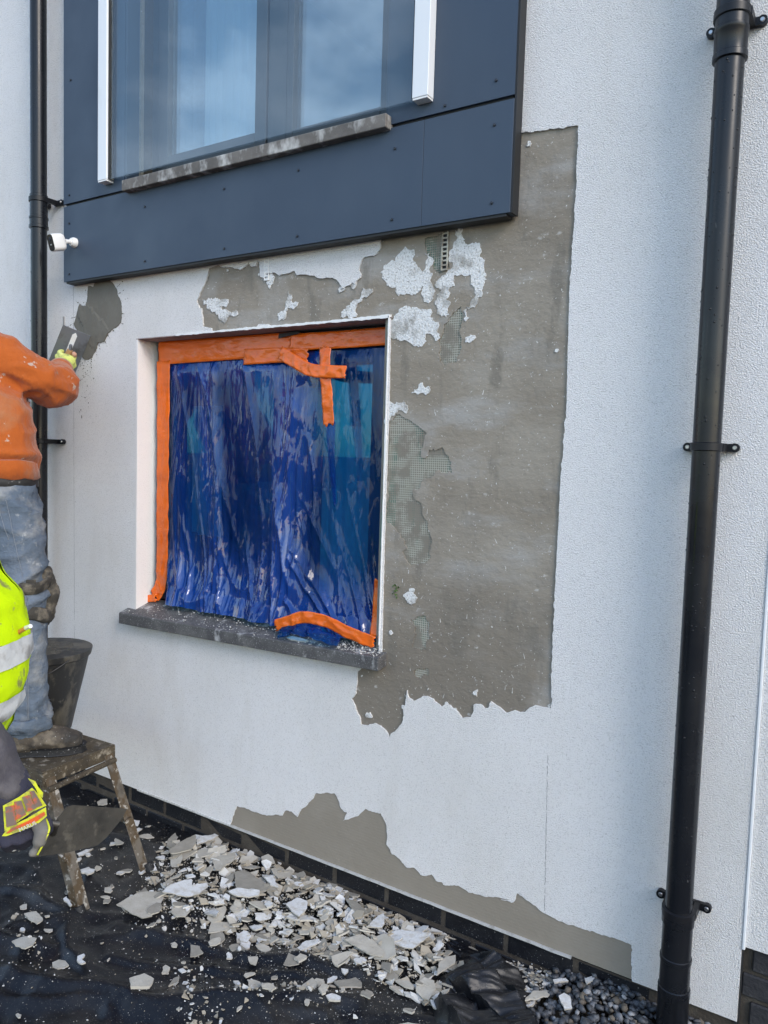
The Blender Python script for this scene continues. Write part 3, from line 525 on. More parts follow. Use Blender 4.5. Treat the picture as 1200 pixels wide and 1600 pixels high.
k = MB(); k.box(-.150, 1.950, -.046, -.002, 2.204, 2.2118); k.build('drip_trim', 'panel_dark', house)
k = MB(); k.box(1.9622, 1.968, -.046, -.001, 2.212, 4.4); k.build('edge_trim', 'panel_dark', house)
for x0 in (.118, 1.636):
    f_ = MB(); f_.box(x0, x0 + .056, -.088, -.0505, 2.590, 4.3); o = f_.build('glass_channel', 'alu_white', house, bevel=.002)
    g_ = MB(); g_.box(x0 + .002, x0 + .054, -.0865, -.0512, 2.584, 2.5895); g_ = g_.build('end_cap', 'corner_bead', None); g_.parent = o
    sl = MB(); xx = x0 + .0565 if x0 < 1 else x0 - .0065
    sl.box(xx, xx + .006, -.080, -.056, 2.592, 4.3); sl = sl.build('gasket', 'panel_dark', None); sl.parent = o
jg = MB(); jg.box(.181, 1.629, -.074, -.062, 2.592, 3.75); jg.build('glass_balustrade', 'clear_glass', house)
us = MB(); us.box(.262, 1.538, -.082, .09, 2.528, 2.572); us.build('upper_sill', 'concrete_sill', house, bevel=.004)
# upper window set back behind the balustrade
uw = bpy.data.objects.new('window', None); col.objects.link(uw); own(uw, house); uw.matrix_parent_inverse = Matrix.Translation(-Vector(house.location))
def frame(nm, x0, x1, z0, z1, w, y0, y1, m, parent):
    f_ = MB(); f_.box(x0, x0 + w, y0, y1, z0, z1); f_.box(x1 - w, x1, y0, y1, z0, z1); f_.box(x0 + w, x1 - w, y0, y1, z0, z0 + w); f_.box(x0 + w, x1 - w, y0, y1, z1 - w, z1)
    o = f_.build(nm, m, None, bevel=.003); o.parent = parent; return o
def bar(nm, x0, x1, y0, y1, z0, z1, m, parent, bevel=.003):
    f_ = MB(); f_.box(x0, x1, y0, y1, z0, z1); o = f_.build(nm, m, None, bevel=bevel); o.parent = parent; return o
bar('reveal_lining', .2401, .250, -.048, .16, 2.576, 3.95, 'panel', uw); bar('reveal_lining', 1.515, 1.5249, -.048, .16, 2.576, 3.95, 'panel', uw)
frame('frame', .2505, 1.5145, 2.577, 3.95, .06, .075, .135, 'frame_grey', uw)
frame('casement', .315, .905, 2.640, 3.885, .055, .060, .120, 'frame_grey', uw)
frame('casement', 1.005, 1.450, 2.640, 3.885, .030, .060, .120, 'frame_grey', uw)
bar('mullion', .91, 1.0, .066, .13, 2.640, 3.885, 'frame_grey', uw)
bar('pane', .3705, .8495, .085, .095, 2.696, 3.829, 'window_glass', uw, 0); bar('pane', 1.0355, 1.4195, .085, .095, 2.671, 3.854, 'window_glass', uw, 0)
cu = MB(); n = 60
for i in range(n + 1):
    x = .44 + .47 * i / n; y = .20 + .012 * math.sin(i * 1.1) + .006 * math.sin(i * .37)
    cu.v += [(x, y, 2.60), (x, y, 3.95)]
    if i: cu.f.append((2 * i - 2, 2 * i, 2 * i + 1, 2 * i - 1)); cu.mi.append(0)
o = cu.build('curtain', 'curtain', None, smooth=True); o.parent = uw
def room(x0, x1, z0, z1, d):
    r_ = MB(); r_.add([(x0, .301, z0), (x1, .301, z0), (x1, .301, z1), (x0, .301, z1), (x0, d, z0), (x1, d, z0), (x1, d, z1), (x0, d, z1)], [(4, 5, 6, 7), (0, 4, 7, 3), (1, 2, 6, 5), (0, 1, 5, 4), (3, 7, 6, 2)])
    return r_.build('room_interior', 'room', house)
room(-.6, 2.4, 2.45, 4.6, 3.2); room(-.6, 2.4, 0., 2.4, 3.2)
# lower window behind the film
lw = bpy.data.objects.new('window', None); col.objects.link(lw); own(lw, house)
frame('frame', .2695, 1.5190, .832, 1.944, .075, .105, .165, 'frame_dark', lw)
bar('mullion', .93, 1.005, .107, .160, .908, 1.868, 'frame_dark', lw)
frame('casement', 1.0065, 1.443, .909, 1.867, .05, .100, .155, 'frame_dark', lw)
bar('pane', .3455, .9295, .130, .138, .908, 1.868, 'window_glass', lw, 0); bar('pane', 1.057, 1.3925, .130, .138, .960, 1.816, 'window_glass', lw, 0)
def added_drape(x0, x1, z0, z1, y, n=40):
    d = MB()
    for i in range(n + 1):
        x = x0 + (x1 - x0) * i / n
        for z in (z0 + .02 * mn.noise(Vector((x * 14, 0, 3))), z1): d.v.append((x + .03 * (z1 - z) * mn.noise(Vector((x * 5, 2, 0))), y + .014 * math.sin(i * .9) + .008 * math.sin(i * .31), z))
        if i: d.f.append((2 * i - 2, 2 * i, 2 * i + 1, 2 * i - 1)); d.mi.append(0)
    q_ = d.build('curtain', 'room_object', None, smooth=True); q_.parent = lw  # no known curtain here: pale cloth added to brighten the film in teal patches
added_drape(1.12, 1.50, .93, 1.84, .19); added_drape(.39, .58, 1.12, 1.68, .20, 20)
# sills
ls = MB(); ls.add([(.212, -.046, .733), (1.548, -.046, .761), (1.548, .104, .786), (.212, .104, .772), (.212, -.046, .781), (1.548, -.046, .809), (1.548, .104, .834), (.212, .104, .828)],
                  [(0, 3, 2, 1), (4, 5, 6, 7), (0, 1, 5, 4), (2, 3, 7, 6), (1, 2, 6, 5), (0, 4, 7, 3)])
ls.build('lower_sill', 'slate_sill', house, bevel=.004)
def sill_top(x, y): return .781 + (x - .212) * .021 + (y + .046) * (.30)
# left: cabinet on the wall behind the plasterer
mc = thing('meter_cabinet', 'dark grey wall cabinet half hidden behind the man in orange', 'cabinet', (-.7, 0, 1.2))
b = MB(); b.box(-.905, -.507, -.045, -.001, 1.15, 1.75); b.build('case', 'meter_grey', mc, bevel=.006)
b = MB(); b.box(-.895, -.517, -.052, -.0455, 1.16, 1.695); b.build('door', 'meter_grey', mc, bevel=.003)

# ---------------------------------------------------------------- downpipes
def lathe_pipe(x, y, prof, n=40):
    mb = MB(); mb.tube([(x, y, z) for z, r_ in prof], [r_ for z, r_ in prof], n); return mb
def bracket(t, x, y, z, r_, side=1, tilt=0, wide=.058):
    b = MB(); b.tube([(x, y, z - .011), (x, y, z - .009), (x, y, z + .009), (x, y, z + .011)], [r_ + .001, r_ + .0045, r_ + .0045, r_ + .001], 36)
    for s in (-1, 1):
        zz = z + tilt * s
        b.box(min(x + s * .02, x + s * wide), max(x + s * .02, x + s * wide), -.016, -.003, zz - .010, zz + .010)
        b.tube([(x + s * wide, -.017, zz), (x + s * wide, -.002, zz)], [.0118, .0118], 20)
        b.box(min(x + s * r_ * .8, x + s * (r_ + .006)), max(x + s * r_ * .8, x + s * (r_ + .006)), y, -.012, zz - .010, zz + .010)
    o = b.build('bracket', 'pipe_fitting', t, smooth='auto')
    for s in (-1, 1):
        sc_ = MB(); sc_.tube([(x + s * wide, -.0175, z + tilt * s), (x + s * wide, -.0205, z + tilt * s)], [.0062, .0045], 12)
        q = sc_.build('screw', 'steel_screw', None, smooth='auto'); q.parent = o; q.matrix_parent_inverse = Matrix.Identity(4); q.location = -Vector(t.location) * 0
    return o
def drops(t, x, y, r_, z0, z1, n, nm='water_drop'):
    d = MB(); ico = [(0, 0, 1)] + [(math.cos(a) * .8, math.sin(a) * .8, .5) for a in [k * math.pi / 3 for k in range(6)]] + [(math.cos(a), math.sin(a), 0) for a in [k * math.pi / 3 for k in range(6)]]
    fs = [(0, 1 + k, 1 + (k + 1) % 6) for k in range(6)] + [(1 + k, 7 + k, 7 + (k + 1) % 6, 1 + (k + 1) % 6) for k in range(6)]
    for _ in range(n):
        a = U(-math.pi * .95, -.05 * math.pi); z = U(z0, z1); s = U(.0012, .003)
        nrm = Vector((math.cos(a), math.sin(a), 0)); tn = Vector((-nrm.y, nrm.x, 0)); c_ = Vector((x, y, z)) + nrm * (r_ - .0003)
        d.add([c_ + tn * p[0] * s + Vector((0, 0, 1)) * p[1] * s * 1.3 + nrm * p[2] * s * .8 for p in ico], fs)
    return tag(d.build('water_drops', 'droplet', t, smooth=True), kind='stuff')
PR_ = .0345
pr = thing('downpipe', 'black round downpipe on the right, from the top of the photo into the gravel', 'drainpipe', (2.547, -.075, -.13))
x, y = 2.547, -.075
lathe_pipe(x, y, [(-.14, PR_), (4.6, PR_)]).build('pipe', 'pipe', pr, smooth='auto')
lathe_pipe(x, y, [(2.485, PR_ + .001), (2.487, PR_ + .0065), (2.500, PR_ + .0065), (2.502, PR_ + .0045), (2.550, PR_ + .0045), (2.552, PR_ + .006), (2.562, PR_ + .006), (2.564, PR_ + .004), (2.640, PR_ + .004), (2.642, PR_)]).build('socket', 'pipe', pr, smooth='auto')
lathe_pipe(x, y, [(-.13, PR_ + .006), (.060, PR_ + .0055), (.062, PR_ + .007), (.085, PR_ + .007), (.087, PR_ + .0045), (.158, PR_ + .0045), (.160, PR_ + .0065), (.170, PR_ + .0065), (.172, PR_ + .004), (.262, PR_ + .004), (.264, PR_ + .007), (.285, PR_ + .007), (.287, PR_ + .001)]).build('socket', 'pipe', pr, smooth='auto')
bracket(pr, x, y, 1.535, PR_); bracket(pr, x, y, 2.597, PR_ + .004, wide=.060); bracket(pr, x, y, .292, PR_ + .003, wide=.060)
drops(pr, x, y, PR_, .5, 2.48, 170)
pl = thing('downpipe', 'black round downpipe on the left, behind the man in orange and beside the camera', 'drainpipe', (-.300, -.075, -.13))
x, y = -.305, -.078
lathe_pipe(x, y, [(-.14, PR_), (4.6, PR_)]).build('pipe', 'pipe', pl, smooth='auto')
lathe_pipe(x, y, [(2.452, PR_ + .001), (2.454, PR_ + .0065), (2.466, PR_ + .0065), (2.468, PR_ + .004), (2.493, PR_ + .004), (2.495, PR_ + .006), (2.503, PR_ + .006), (2.505, PR_ + .003), (2.60, PR_ + .003), (2.602, PR_)]).build('socket', 'pipe', pl, smooth='auto')
bracket(pl, x, y, 2.578, PR_ + .003, wide=.070); bracket(pl, x, y, 1.508, PR_, wide=.075)
drops(pl, x, y, PR_, 1.0, 2.45, 130)

# ---------------------------------------------------------------- security camera on the cladding
sc_ = thing('security_camera', 'small white security camera with black face on the dark cladding panel', 'camera', (-.08, -.05, 2.36))
b = MB(); b.tube([(-.083, -.0505, 2.372), (-.083, -.062, 2.372), (-.083, -.072, 2.372)], [.021, .021, .016], 24); b.build('mount', 'cam_white', sc_, smooth='auto')
b = MB(); b.tube([(-.083, -.070, 2.372), (-.085, -.085, 2.370), (-.088, -.098, 2.367)], [.0105, .0085, .012], 16); b.build('ball_joint', 'cam_white', sc_, smooth='auto')
fd = Vector((.10, -.93, -.30)).normalized(); fd = Vector((-.12, -.94, -.26)).normalized()
sx_ = fd.cross(Vector((0, 0, 1))).normalized(); sz_ = sx_.cross(fd); cc = Vector((-.097, -.128, 2.357))
def rr(w, h, r_, n=6):
    o = []
    for k, (a, b_) in enumerate(((1, 1), (-1, 1), (-1, -1), (1, -1))):
        for j in range(n): t = (k + j / (n - 1)) * math.pi / 2; o.append((a * (w - r_) + r_ * math.cos(t), b_ * (h - r_) + r_ * math.sin(t)))
    return o
b = MB(); o_ = rr(.023, .036, .017); prof = [(-.030, .72), (-.027, .88), (-.018, 1), (.024, 1), (.028, .97)]
for i, (d, s) in enumerate(prof):
    b.v += [tuple(cc + fd * d + sx_ * p[0] * s + sz_ * p[1] * s) for p in o_]
    if i:
        for k in range(len(o_)): b.f.append(((i - 1) * 24 + k, (i - 1) * 24 + (k + 1) % 24, i * 24 + (k + 1) % 24, i * 24 + k))
b.f += [tuple(range(24)), tuple(range(96, 120))]; b.mi = [0] * len(b.f); b.build('body', 'cam_white', sc_, smooth='auto')
b = MB(); b.prism([cc + fd * .0282 + sx_ * p[0] * .93 + sz_ * p[1] * .94 for p in o_], fd * .002); fc = b.build('face', 'cam_black', sc_, smooth='auto')
b = MB(); q = cc + fd * .0304 + sz_ * .014; b.tube([q, q + fd * .0012], [.0085, .0075], 20); b.build('lens', 'cam_lens', sc_, smooth='auto')
b = MB(); q = cc + fd * .0303 - sz_ * .008; b.prism([q + sx_ * a + sz_ * c_ for a, c_ in ((-.005, -.0025), (.005, -.0025), (.005, .0025), (-.005, .0025))], fd * .0006); b.build('sensor', 'print_grey', sc_)
# ---------------------------------------------------------------- blue film and orange tape over the lower window
def grid_obj(name, nu, nv, fn, m, parent=None, smooth=True):
    mb = MB(); mb.v = [tuple(fn(i / nu, j / nv)) for j in range(nv + 1) for i in range(nu + 1)]
    mb.f = [(j * (nu + 1) + i, j * (nu + 1) + i + 1, (j + 1) * (nu + 1) + i + 1, (j + 1) * (nu + 1) + i) for j in range(nv) for i in range(nu)]
    mb.mi = [0] * len(mb.f); return mb.build(name, m, parent, smooth=smooth)
def sst(a, b, x): t = min(1, max(0, (x - a) / (b - a))); return t * t * (3 - 2 * t)
def tri(t): return 4 * abs(t - math.floor(t + .5)) - 1                       # flat facets with sharp creases
def crumple(x, z, sd, f, st=1.):
    h = 0; w = .35 / f
    for k in range(5):
        a = 2.4 * k + sd; fx = f * (.7 + .35 * k); px = x + w * mn.noise(Vector((x * f * .8, z * f * .5, sd + k))); pz = z + w * mn.noise(Vector((x * f * .8, z * f * .5, sd + k + 20)))
        g = .25 + .75 * max(0, mn.noise(Vector((x * f * .6, z * f * .35, sd + k * 3.3))) + .35)
        h += g * tri((px * math.cos(a) + pz * math.sin(a) * st) * fx + k * .37) / (1 + .6 * k)
    return h
def film_layers(x, z):
    t = (z - .83) / 1.02
    colm = math.exp(-((x - 1.03 - .05 * (t - .5)) / .10) ** 2)            # the bunched column in the middle
    low = sst(.34, .03, t); top = sst(.88, .99, t); left = math.exp(-((x - .42) / .05) ** 2); diag = math.exp(-((x - .70 + .14 * t) / .07) ** 2)
    c = min(1, .10 + .95 * colm + .85 * low + .6 * top + .5 * left + .65 * diag)
    return (c if x < 1.16 else c * (.5 + .5 * low)), low
def film_y(x, z):
    t = (z - .83) / 1.02
    cr, low = film_layers(x, z)
    wx = x + .05 * mn.noise(Vector((x * 2.2, z * 1.3, 4))) + .010 * mn.noise(Vector((x * 9, z * 5, 6)))
    pm = max(0, .55 + 1.1 * mn.noise(Vector((x * 2.6, z * 1.1, 21))))
    sx_ = x + .18 * (z - 1.3) * mn.noise(Vector((x * 1.8, 3, 3)))
    h = .022 * max(0, ridge(sx_ * 4.6, z * .55, 1)) ** 3 * (.35 + .65 * cr) * pm
    h += .017 * max(0, ridge(wx * 8.5 + z * 1.0, z * .9, 3)) ** 6 * (.35 + .65 * cr) * (.35 + .65 * pm)
    h += .0065 * max(0, ridge(wx * 17 - z * 2, z * 1.6, 14)) ** 7 * (.35 + .65 * cr) * pm
    h += .0100 * cr * crumple(x, z, 1.3, 4.6, .5) + .0026 * cr * crumple(x, z, 5.1, 11, .5) + .0006 * cr * crumple(x, z, 8.2, 26, .5)
    for (cx, cz, am, rr_) in ((.56, 1.22, .010, .15), (.56, 1.16, .008, .19), (.84, 1.16, .012, .17), (.84, 1.08, .012, .21), (.82, 1.30, .008, .15)):   # U-shaped swags
        d = math.hypot((x - cx) / 1, (z - cz) / 2.4); h += am * math.exp(-abs((d - rr_) / .012) ** 1.4) * sst(cz + .30, cz - .12, z)
    if x > 1.06:
        ang = math.atan2(z - .55, x - 1.56); h += .014 * max(0, ridge(ang * 8, math.hypot(x - 1.5, z - .6) * .8, 5)) ** 4 * sst(.62, .1, t)
    e = sst(1.862, 1.80, z) * sst(.352, .40, x) if x < 1.14 else sst(1.875, 1.83, z)
    return .092 - (max(-.004, h) + .004) * e - .030 * low * low * sst(.36, .46, x) * sst(1.50, 1.40, x)
def film_pt(u, v):
    z = .832 + 1.035 * v; x = .345 + (1.508 - .345) * u
    z += .010 * mn.noise(Vector((x * 9, 3, 0))) * (1 - v) ** 3
    y = film_y(x, z)
    if v < .07: y -= .03 * (1 - v / .07) * (.5 + abs(mn.noise(Vector((x * 7, 0, 2))))) * sst(.345, .42, x)
    if v < .07: z = max(z, sill_top(x, y) + .003)
    return (x, y, z)
film = grid_obj('plastic_film', 300, 260, film_pt, 'blue_film')
at = film.data.attributes.new('layers', 'FLOAT', 'POINT'); at.data.foreach_set('value', [min(1., max(0., film_layers(v.co.x, v.co.z)[0] * .9 + .5 * mn.noise(Vector((v.co.x * 9, v.co.z * 2, 5))))) for v in film.data.vertices]); tag(film, 'crumpled blue plastic film hung over the lower window', 'plastic film')
# second smaller scrap hanging at the top right, and the torn tail under the loose tape
def ribbon(name, path, widths, m, label, nrm=(0, -1, 0), th=.0007, wr=.004, k=8, seed=0, across=None, nv=8, cut=.016):
    P = bez(path, k); n = len(P); ws = [widths[0] + (widths[-1] - widths[0]) * i / (n - 1) for i in range(n)]
    nr = Vector(nrm); mb = MB()
    for i, p in enumerate(P):
        d = (P[min(i + 1, n - 1)] - P[max(0, i - 1)]).normalized(); s = d.cross(nr).normalized() if across is None else Vector(across)
        for j in range(nv + 1):
            q = p + s * ws[i] * (j / nv - .5)
            if i in (0, n - 1): q += d * cut * mn.noise(Vector((j * 1.7, seed, i)))
            q += nr * (wr * (ridge(q.x * 22 + seed, q.z * 22, seed) ** 2 + .8 * abs(mn.noise(Vector((q.x * 55, q.z * 55, seed))))))
            mb.v.append(tuple(q))
    for i in range(n - 1):
        for j in range(nv): a = i * (nv + 1) + j; mb.f.append((a, a + 1, a + nv + 2, a + nv + 1))
    mb.mi = [0] * len(mb.f); o = mb.build(name, m, None, smooth=True)
    sd_ = o.modifiers.new('thickness', 'SOLIDIFY'); sd_.thickness = th
    if label: tag(o, label, 'tape' if 'tape' in name else 'film')
    return o
TY = .086
ribbon('tape_strip', [(.300, TY, 1.896), (.65, TY, 1.897), (1.06, TY - .002, 1.897)], [.098, .088], 'tape', 'wide orange tape across the top left of the window frame', seed=1, k=14, nv=10, wr=.0048)
ribbon('tape_strip', [(.80, TY - .009, 1.858), (1.00, TY - .012, 1.856), (1.125, TY - .016, 1.848)], [.062, .050], 'tape', 'lower orange tape layer running right to the torn end by the cross', seed=2.3, k=14, wr=.0048)
ribbon('tape_strip', [(1.03, TY - .006, 1.903), (1.25, TY - .006, 1.900), (1.512, TY - .006, 1.901)], [.062, .062], 'tape', 'orange tape across the top right of the window frame', seed=3.1, k=14, wr=.0048)
ribbon('tape_strip', [(.336, TY - .004, 1.86), (.337, TY - .004, 1.4), (.338, TY - .004, 1.0), (.330, TY - .006, .895), (.300, TY - .010, .846)], [.080, .062], 'tape', 'long vertical orange tape down the left window frame', seed=4.2, k=14, nv=10, wr=.0048)
ribbon('tape_strip', [(.318, TY - .020, .842), (.282, TY - .022, .836), (.250, TY - .020, .829)], [.034, .03], 'tape', 'short orange tape tail at the bottom left window corner', seed=8.2, wr=.003)
ribbon('tape_strip', [(1.218, .055, 1.872), (1.222, .048, 1.80), (1.236, .046, 1.70), (1.247, .048, 1.592)], [.048, .049], 'tape', 'vertical orange tape of the cross on the blue film', seed=5.5, k=10, wr=.0048)
ribbon('tape_strip', [(1.005, .055, 1.862), (1.07, .046, 1.832), (1.16, .040, 1.792), (1.25, .038, 1.782), (1.322, .038, 1.778)], [.050, .044], 'tape', 'slanting orange tape forming the arm of the cross', seed=6.1, k=10, wr=.0048)
ribbon('tape_strip', [(1.060, -.005, .842), (1.13, -.012, .868), (1.20, -.014, .894), (1.30, -.012, .893), (1.39, -.008, .868), (1.50, -.002, .846)], [.044, .044], 'tape', 'loose wavy orange tape lifting off the sill at the bottom right', seed=7.7, k=10, wr=.0048)
ribbon('tape_strip', [(1.490, .040, 1.06), (1.494, .030, .95), (1.497, .012, .862)], [.045, .05], 'tape', 'short upright orange tape in the bottom right window corner', seed=9.4, wr=.004)
ribbon('tape_scrap', [(.98, TY - .013, 1.928), (1.02, TY - .014, 1.931), (1.08, TY - .013, 1.936)], [.018, .010], 'tape_dark', 'small dark torn tape scrap above the orange tape', seed=2, wr=.003)
ribbon('film_tail', [(1.252, .050, 1.60), (1.262, .044, 1.50), (1.272, .052, 1.37), (1.276, .055, 1.30)], [.044, .006], 'blue_film', 'narrow pale blue film strip hanging below the tape cross', seed=3, wr=.002)
ribbon('film_tail', [(1.10, -.030, .822), (1.19, -.036, .846), (1.28, -.034, .842), (1.38, -.03, .828)], [.05, .04], 'blue_film', 'ruffled blue film scrap lying on the sill under the loose tape', nrm=(0, -.7, .7), seed=4, wr=.014)
def chip_mesh(pts, th, ms, bend=.0, seed=0):
    """flake of render: traced or random outline, white or beige face, broken edge; local coordinates"""
    n = len(pts); mb = MB()
    def hz(x, y): return bend * (x * x + y * y) / .01 + .0015 * mn.noise(Vector((x * 30, y * 30, seed)))
    for z, s in ((0, .96), (th, 1.0)):
        for x, y in pts: mb.v.append((x * s, y * s, z + hz(x, y)))
    cx = sum(p[0] for p in pts) / n; cy = sum(p[1] for p in pts) / n
    mb.v.append((cx, cy, th + hz(cx, cy))); mb.v.append((cx, cy, hz(cx, cy)))
    for i in range(n):
        j = (i + 1) % n
        mb.f += [(2 * n, n + i, n + j), (2 * n + 1, j, i), (i, j, n + j, n + i)]; mb.mi += [0, 1, 2]
    me = bpy.data.meshes.new('flake'); me.from_pydata(mb.v, [], mb.f)
    for q in ms: me.materials.append(MATS[q])
    me.polygons.foreach_set('material_index', mb.mi); me.update(); return me
def jag(n, ax, ay):
    o = []; t0 = U(0, 6.3)
    for k in range(n):
        t = t0 + (k + U(-.35, .35)) / n * 2 * math.pi; r_ = U(.55, 1.1); o.append((ax * r_ * math.cos(t), ay * r_ * math.sin(t)))
    return o
def flake(me, x, y, z, rot, tilt, name='render_flake'):
    o = link(name, me); o.location = (x, y, z); o.rotation_euler = (tilt[0], tilt[1], rot); return o
WHT = ('chip_white', 'chip_brown', 'chip_edge'); BEI = ('chip_beige', 'chip_white', 'chip_edge'); BRN = ('chip_brown', 'chip_white', 'chip_edge')
o = flake(chip_mesh([(-.045, -.004), (-.02, -.012), (.03, -.010), (.05, .002), (.02, .009), (-.03, .012)], .006, WHT), 1.175, -.018, .806, .05, (.25, 0)); tag(o, 'white render flake lying on the sill under the loose tape', 'render flake')

# ---------------------------------------------------------------- black sheet on the ground
CRS = []                                                                    # creases: path, height, width
def crease(pts, h, w): CRS.append(([Vector(p) for p in pts], h, w))
crease([(.72, -.62), (.50, -.66), (.25, -.72), (-.1, -.70)], .030, .035)
crease([(.72, -.64), (.62, -.78), (.60, -.95), (.50, -1.2)], .026, .04)
crease([(.74, -.64), (.85, -.74), (.98, -.78), (1.2, -.85)], .022, .03)
crease([(.30, -.78), (.52, -.86), (.68, -.84), (.80, -.80)], .035, .05)
crease([(.55, -1.02), (.85, -.92), (1.15, -.80), (1.5, -.60), (1.75, -.42)], .040, .05)
crease([(.72, -1.10), (1.05, -.90), (1.4, -.68), (1.7, -.52)], .028, .03)
crease([(.9, -.58), (1.15, -.50), (1.45, -.40), (1.72, -.30)], .022, .03)
crease([(1.0, -.70), (1.3, -.56), (1.62, -.40)], .018, .02)
crease([(.35, -.20), (.6, -.16), (.9, -.10)], .015, .04)
crease([(.70, -.60), (.55, -.45), (.42, -.30)], .018, .03)
crease([(.74, -.60), (.90, -.52), (1.05, -.40)], .016, .025)
crease([(1.30, -.62), (1.38, -.70), (1.50, -.80)], .02, .02)
def seg_d(p, a, b):
    ab = b - a; t = max(0, min(1, (p - a).dot(ab) / ab.length_squared)); return (p - a - ab * t).length
HEAPA = np.array(HEAP)
def heap_h(x, y):
    """mound of rubble lying on the sheet"""
    d = -1
    if inside(np.array([(x, y)]), HEAP)[0]:
        p = Vector((x, y)); d = min(seg_d(p, Vector(HEAP[i]), Vector(HEAP[(i + 1) % len(HEAP)])) for i in range(len(HEAP)))
    return max(0, .030 * sst(0, .13, d)) if d > 0 else 0
def tarp_h(x, y):
    p = Vector((x, y)); h = 0
    q = Vector((x + .035 * mn.noise(Vector((x * 5, y * 5, 0))), y + .035 * mn.noise(Vector((x * 5, y * 5, 8)))))
    for pts, hh, w in CRS:
        d = min(seg_d(q, pts[i], pts[i + 1]) for i in range(len(pts) - 1))
        if d < w * 3: h = max(h, hh * math.exp(-abs(d / w) ** 1.3))
    h += .006 * crumple(x, y, 3.3, 2.6) + .0025 * crumple(x, y, 7.3, 8)
    h += .012 * max(0, ridge(x * 2.6 + y * 1.2, y * 4.6 - x * 1.5, 2)) ** 3 + .003 * max(0, ridge(x * 7 + y * 3, y * 9, 5)) ** 2 + .006 * mn.noise(Vector((x * 4, y * 4, 1)))
    damp = sst(-.02, -.16, y)
    return GZ + h * (.25 + .75 * damp)
def tarp_edge(y): return 1.86 + .27 * sst(-.02, -.30, y) + (.10 * sst(-.3, -.9, y)) + .03 * mn.noise(Vector((0, y * 9, 3)))
def tarp_pt(u, v):
    y = .006 - 2.9 * v ** 1.5; xe = tarp_edge(y); x = -1.3 + (xe + 1.3) * (u ** .8)
    return (x, y, tarp_h(x, y))
tp = grid_obj('plastic_sheet', 330, 230, tarp_pt, 'tarp'); tag(tp, 'crumpled black plastic sheet spread on the ground below the wall', 'plastic sheet')
# bunched-up edge of the sheet beside the gravel
fp = bez([(1.69, -.008, GZ + .010), (1.79, -.018, GZ + .02), (1.905, -.035, GZ + .035), (1.985, -.085, GZ + .05), (2.035, -.155, GZ + .058), (2.085, -.245, GZ + .055), (2.14, -.36, GZ + .05), (2.20, -.55, GZ + .03), (2.22, -.80, GZ + .01)], 14)
def fold_pt(u, v):
    k_ = u * (len(fp) - 1); i = min(len(fp) - 2, int(k_)); p = fp[i].lerp(fp[i + 1], k_ - i)
    d = (fp[min(i + 2, len(fp) - 1)] - fp[max(0, i - 2)]); d.z = 0; d.normalize(); s = d.cross(Vector((0, 0, 1)))
    H = .022 + .088 * sst(.20, .46, u) - .05 * sst(.72, 1, u); w = .035 + .095 * sst(.18, .45, u); L_ = u * 1.1
    t = 2 * v - 1; tw = t + .25 * mn.noise(Vector((L_ * 5, t * 2, 3)))
    env = max(0., 1 - abs(tw) ** 2.2); f_ = .66 + .12 * tri(L_ * 4.2 + t * .55) + .10 * tri(L_ * 7.3 - t * 1.1 + .3) + .13 * tri(t * 1.6 + L_ * 2.0 + .2 * mn.noise(Vector((L_ * 4, t, 1)))) + .09 * crumple(L_, t * w, 4.4, 11) + .04 * crumple(L_, t * w, 2.4, 26)
    side = s * (t * w * 1.25 + .035 * sst(.2, .5, u) * tri(t * 1.3 + L_ * 5.1) * env)
    q = p + side; q.z = GZ - .006 + H * env * max(.15, f_) + .004 * mn.noise(Vector((L_ * 20, t * 4, 2)))
    return q
own(grid_obj('bunched_edge', 260, 90, fold_pt, 'tarp'), tp)

# ---------------------------------------------------------------- gravel
ico = bmesh.new(); bmesh.ops.create_icosphere(ico, subdivisions=1, radius=1)
IV = np.array([tuple(v.co) for v in ico.verts]); IFc = np.array([[v.index for v in f.verts] for f in ico.faces]); ico.free()
rng = np.random.default_rng(3)
def stones(name, P, S, m, flat=.75, extra=()):
    n = len(P); V = np.repeat(IV[None], n, 0) * (1 + rng.uniform(-.42, .42, (n, len(IV), 1)))
    V *= rng.uniform(.65, 1.25, (n, 1, 3)) if flat > .7 else rng.uniform(.35, 1.6, (n, 1, 3)); V[:, :, 2] *= flat
    a = rng.uniform(0, 6.3, n); b = rng.uniform(-.6, .6, n); ca, sa, cb, sb = np.cos(a), np.sin(a), np.cos(b), np.sin(b)
    x, y, z = V[:, :, 0].copy(), V[:, :, 1].copy(), V[:, :, 2].copy()
    y, z = y * cb[:, None] - z * sb[:, None], y * sb[:, None] + z * cb[:, None]
    x, y = x * ca[:, None] - y * sa[:, None], x * sa[:, None] + y * ca[:, None]
    V = np.stack([x, y, z], 2) * S[:, None, None] + P[:, None, :]
    F = (IFc[None] + (np.arange(n) * len(IV))[:, None, None]).reshape(-1, 3)
    me = bpy.data.meshes.new(name); me.vertices.add(n * len(IV)); me.vertices.foreach_set('co', V.reshape(-1))
    me.loops.add(len(F) * 3); me.loops.foreach_set('vertex_index', F.reshape(-1).astype(np.int32)); me.polygons.add(len(F)); me.polygons.foreach_set('loop_start', np.arange(0, len(F) * 3, 3, dtype=np.int32))
    me.materials.append(MATS[m])
    for e in extra: me.materials.append(MATS[e])
    if extra: me.polygons.foreach_set('material_index', np.repeat(rng.integers(0, len(extra) + 1, n), len(IFc)).astype(np.int32))
    me.update(calc_edges=True); me.validate(); o = bpy.data.objects.new(name, me); col.objects.link(o); return o
n = 13000; gx = rng.uniform(1.72, 4.1, n); gy = .015 - 1.3 * rng.random(n) ** 1.25
k = gx > np.array([tarp_edge(b) for b in gy]) - .10
gx, gy = gx[k], gy[k]
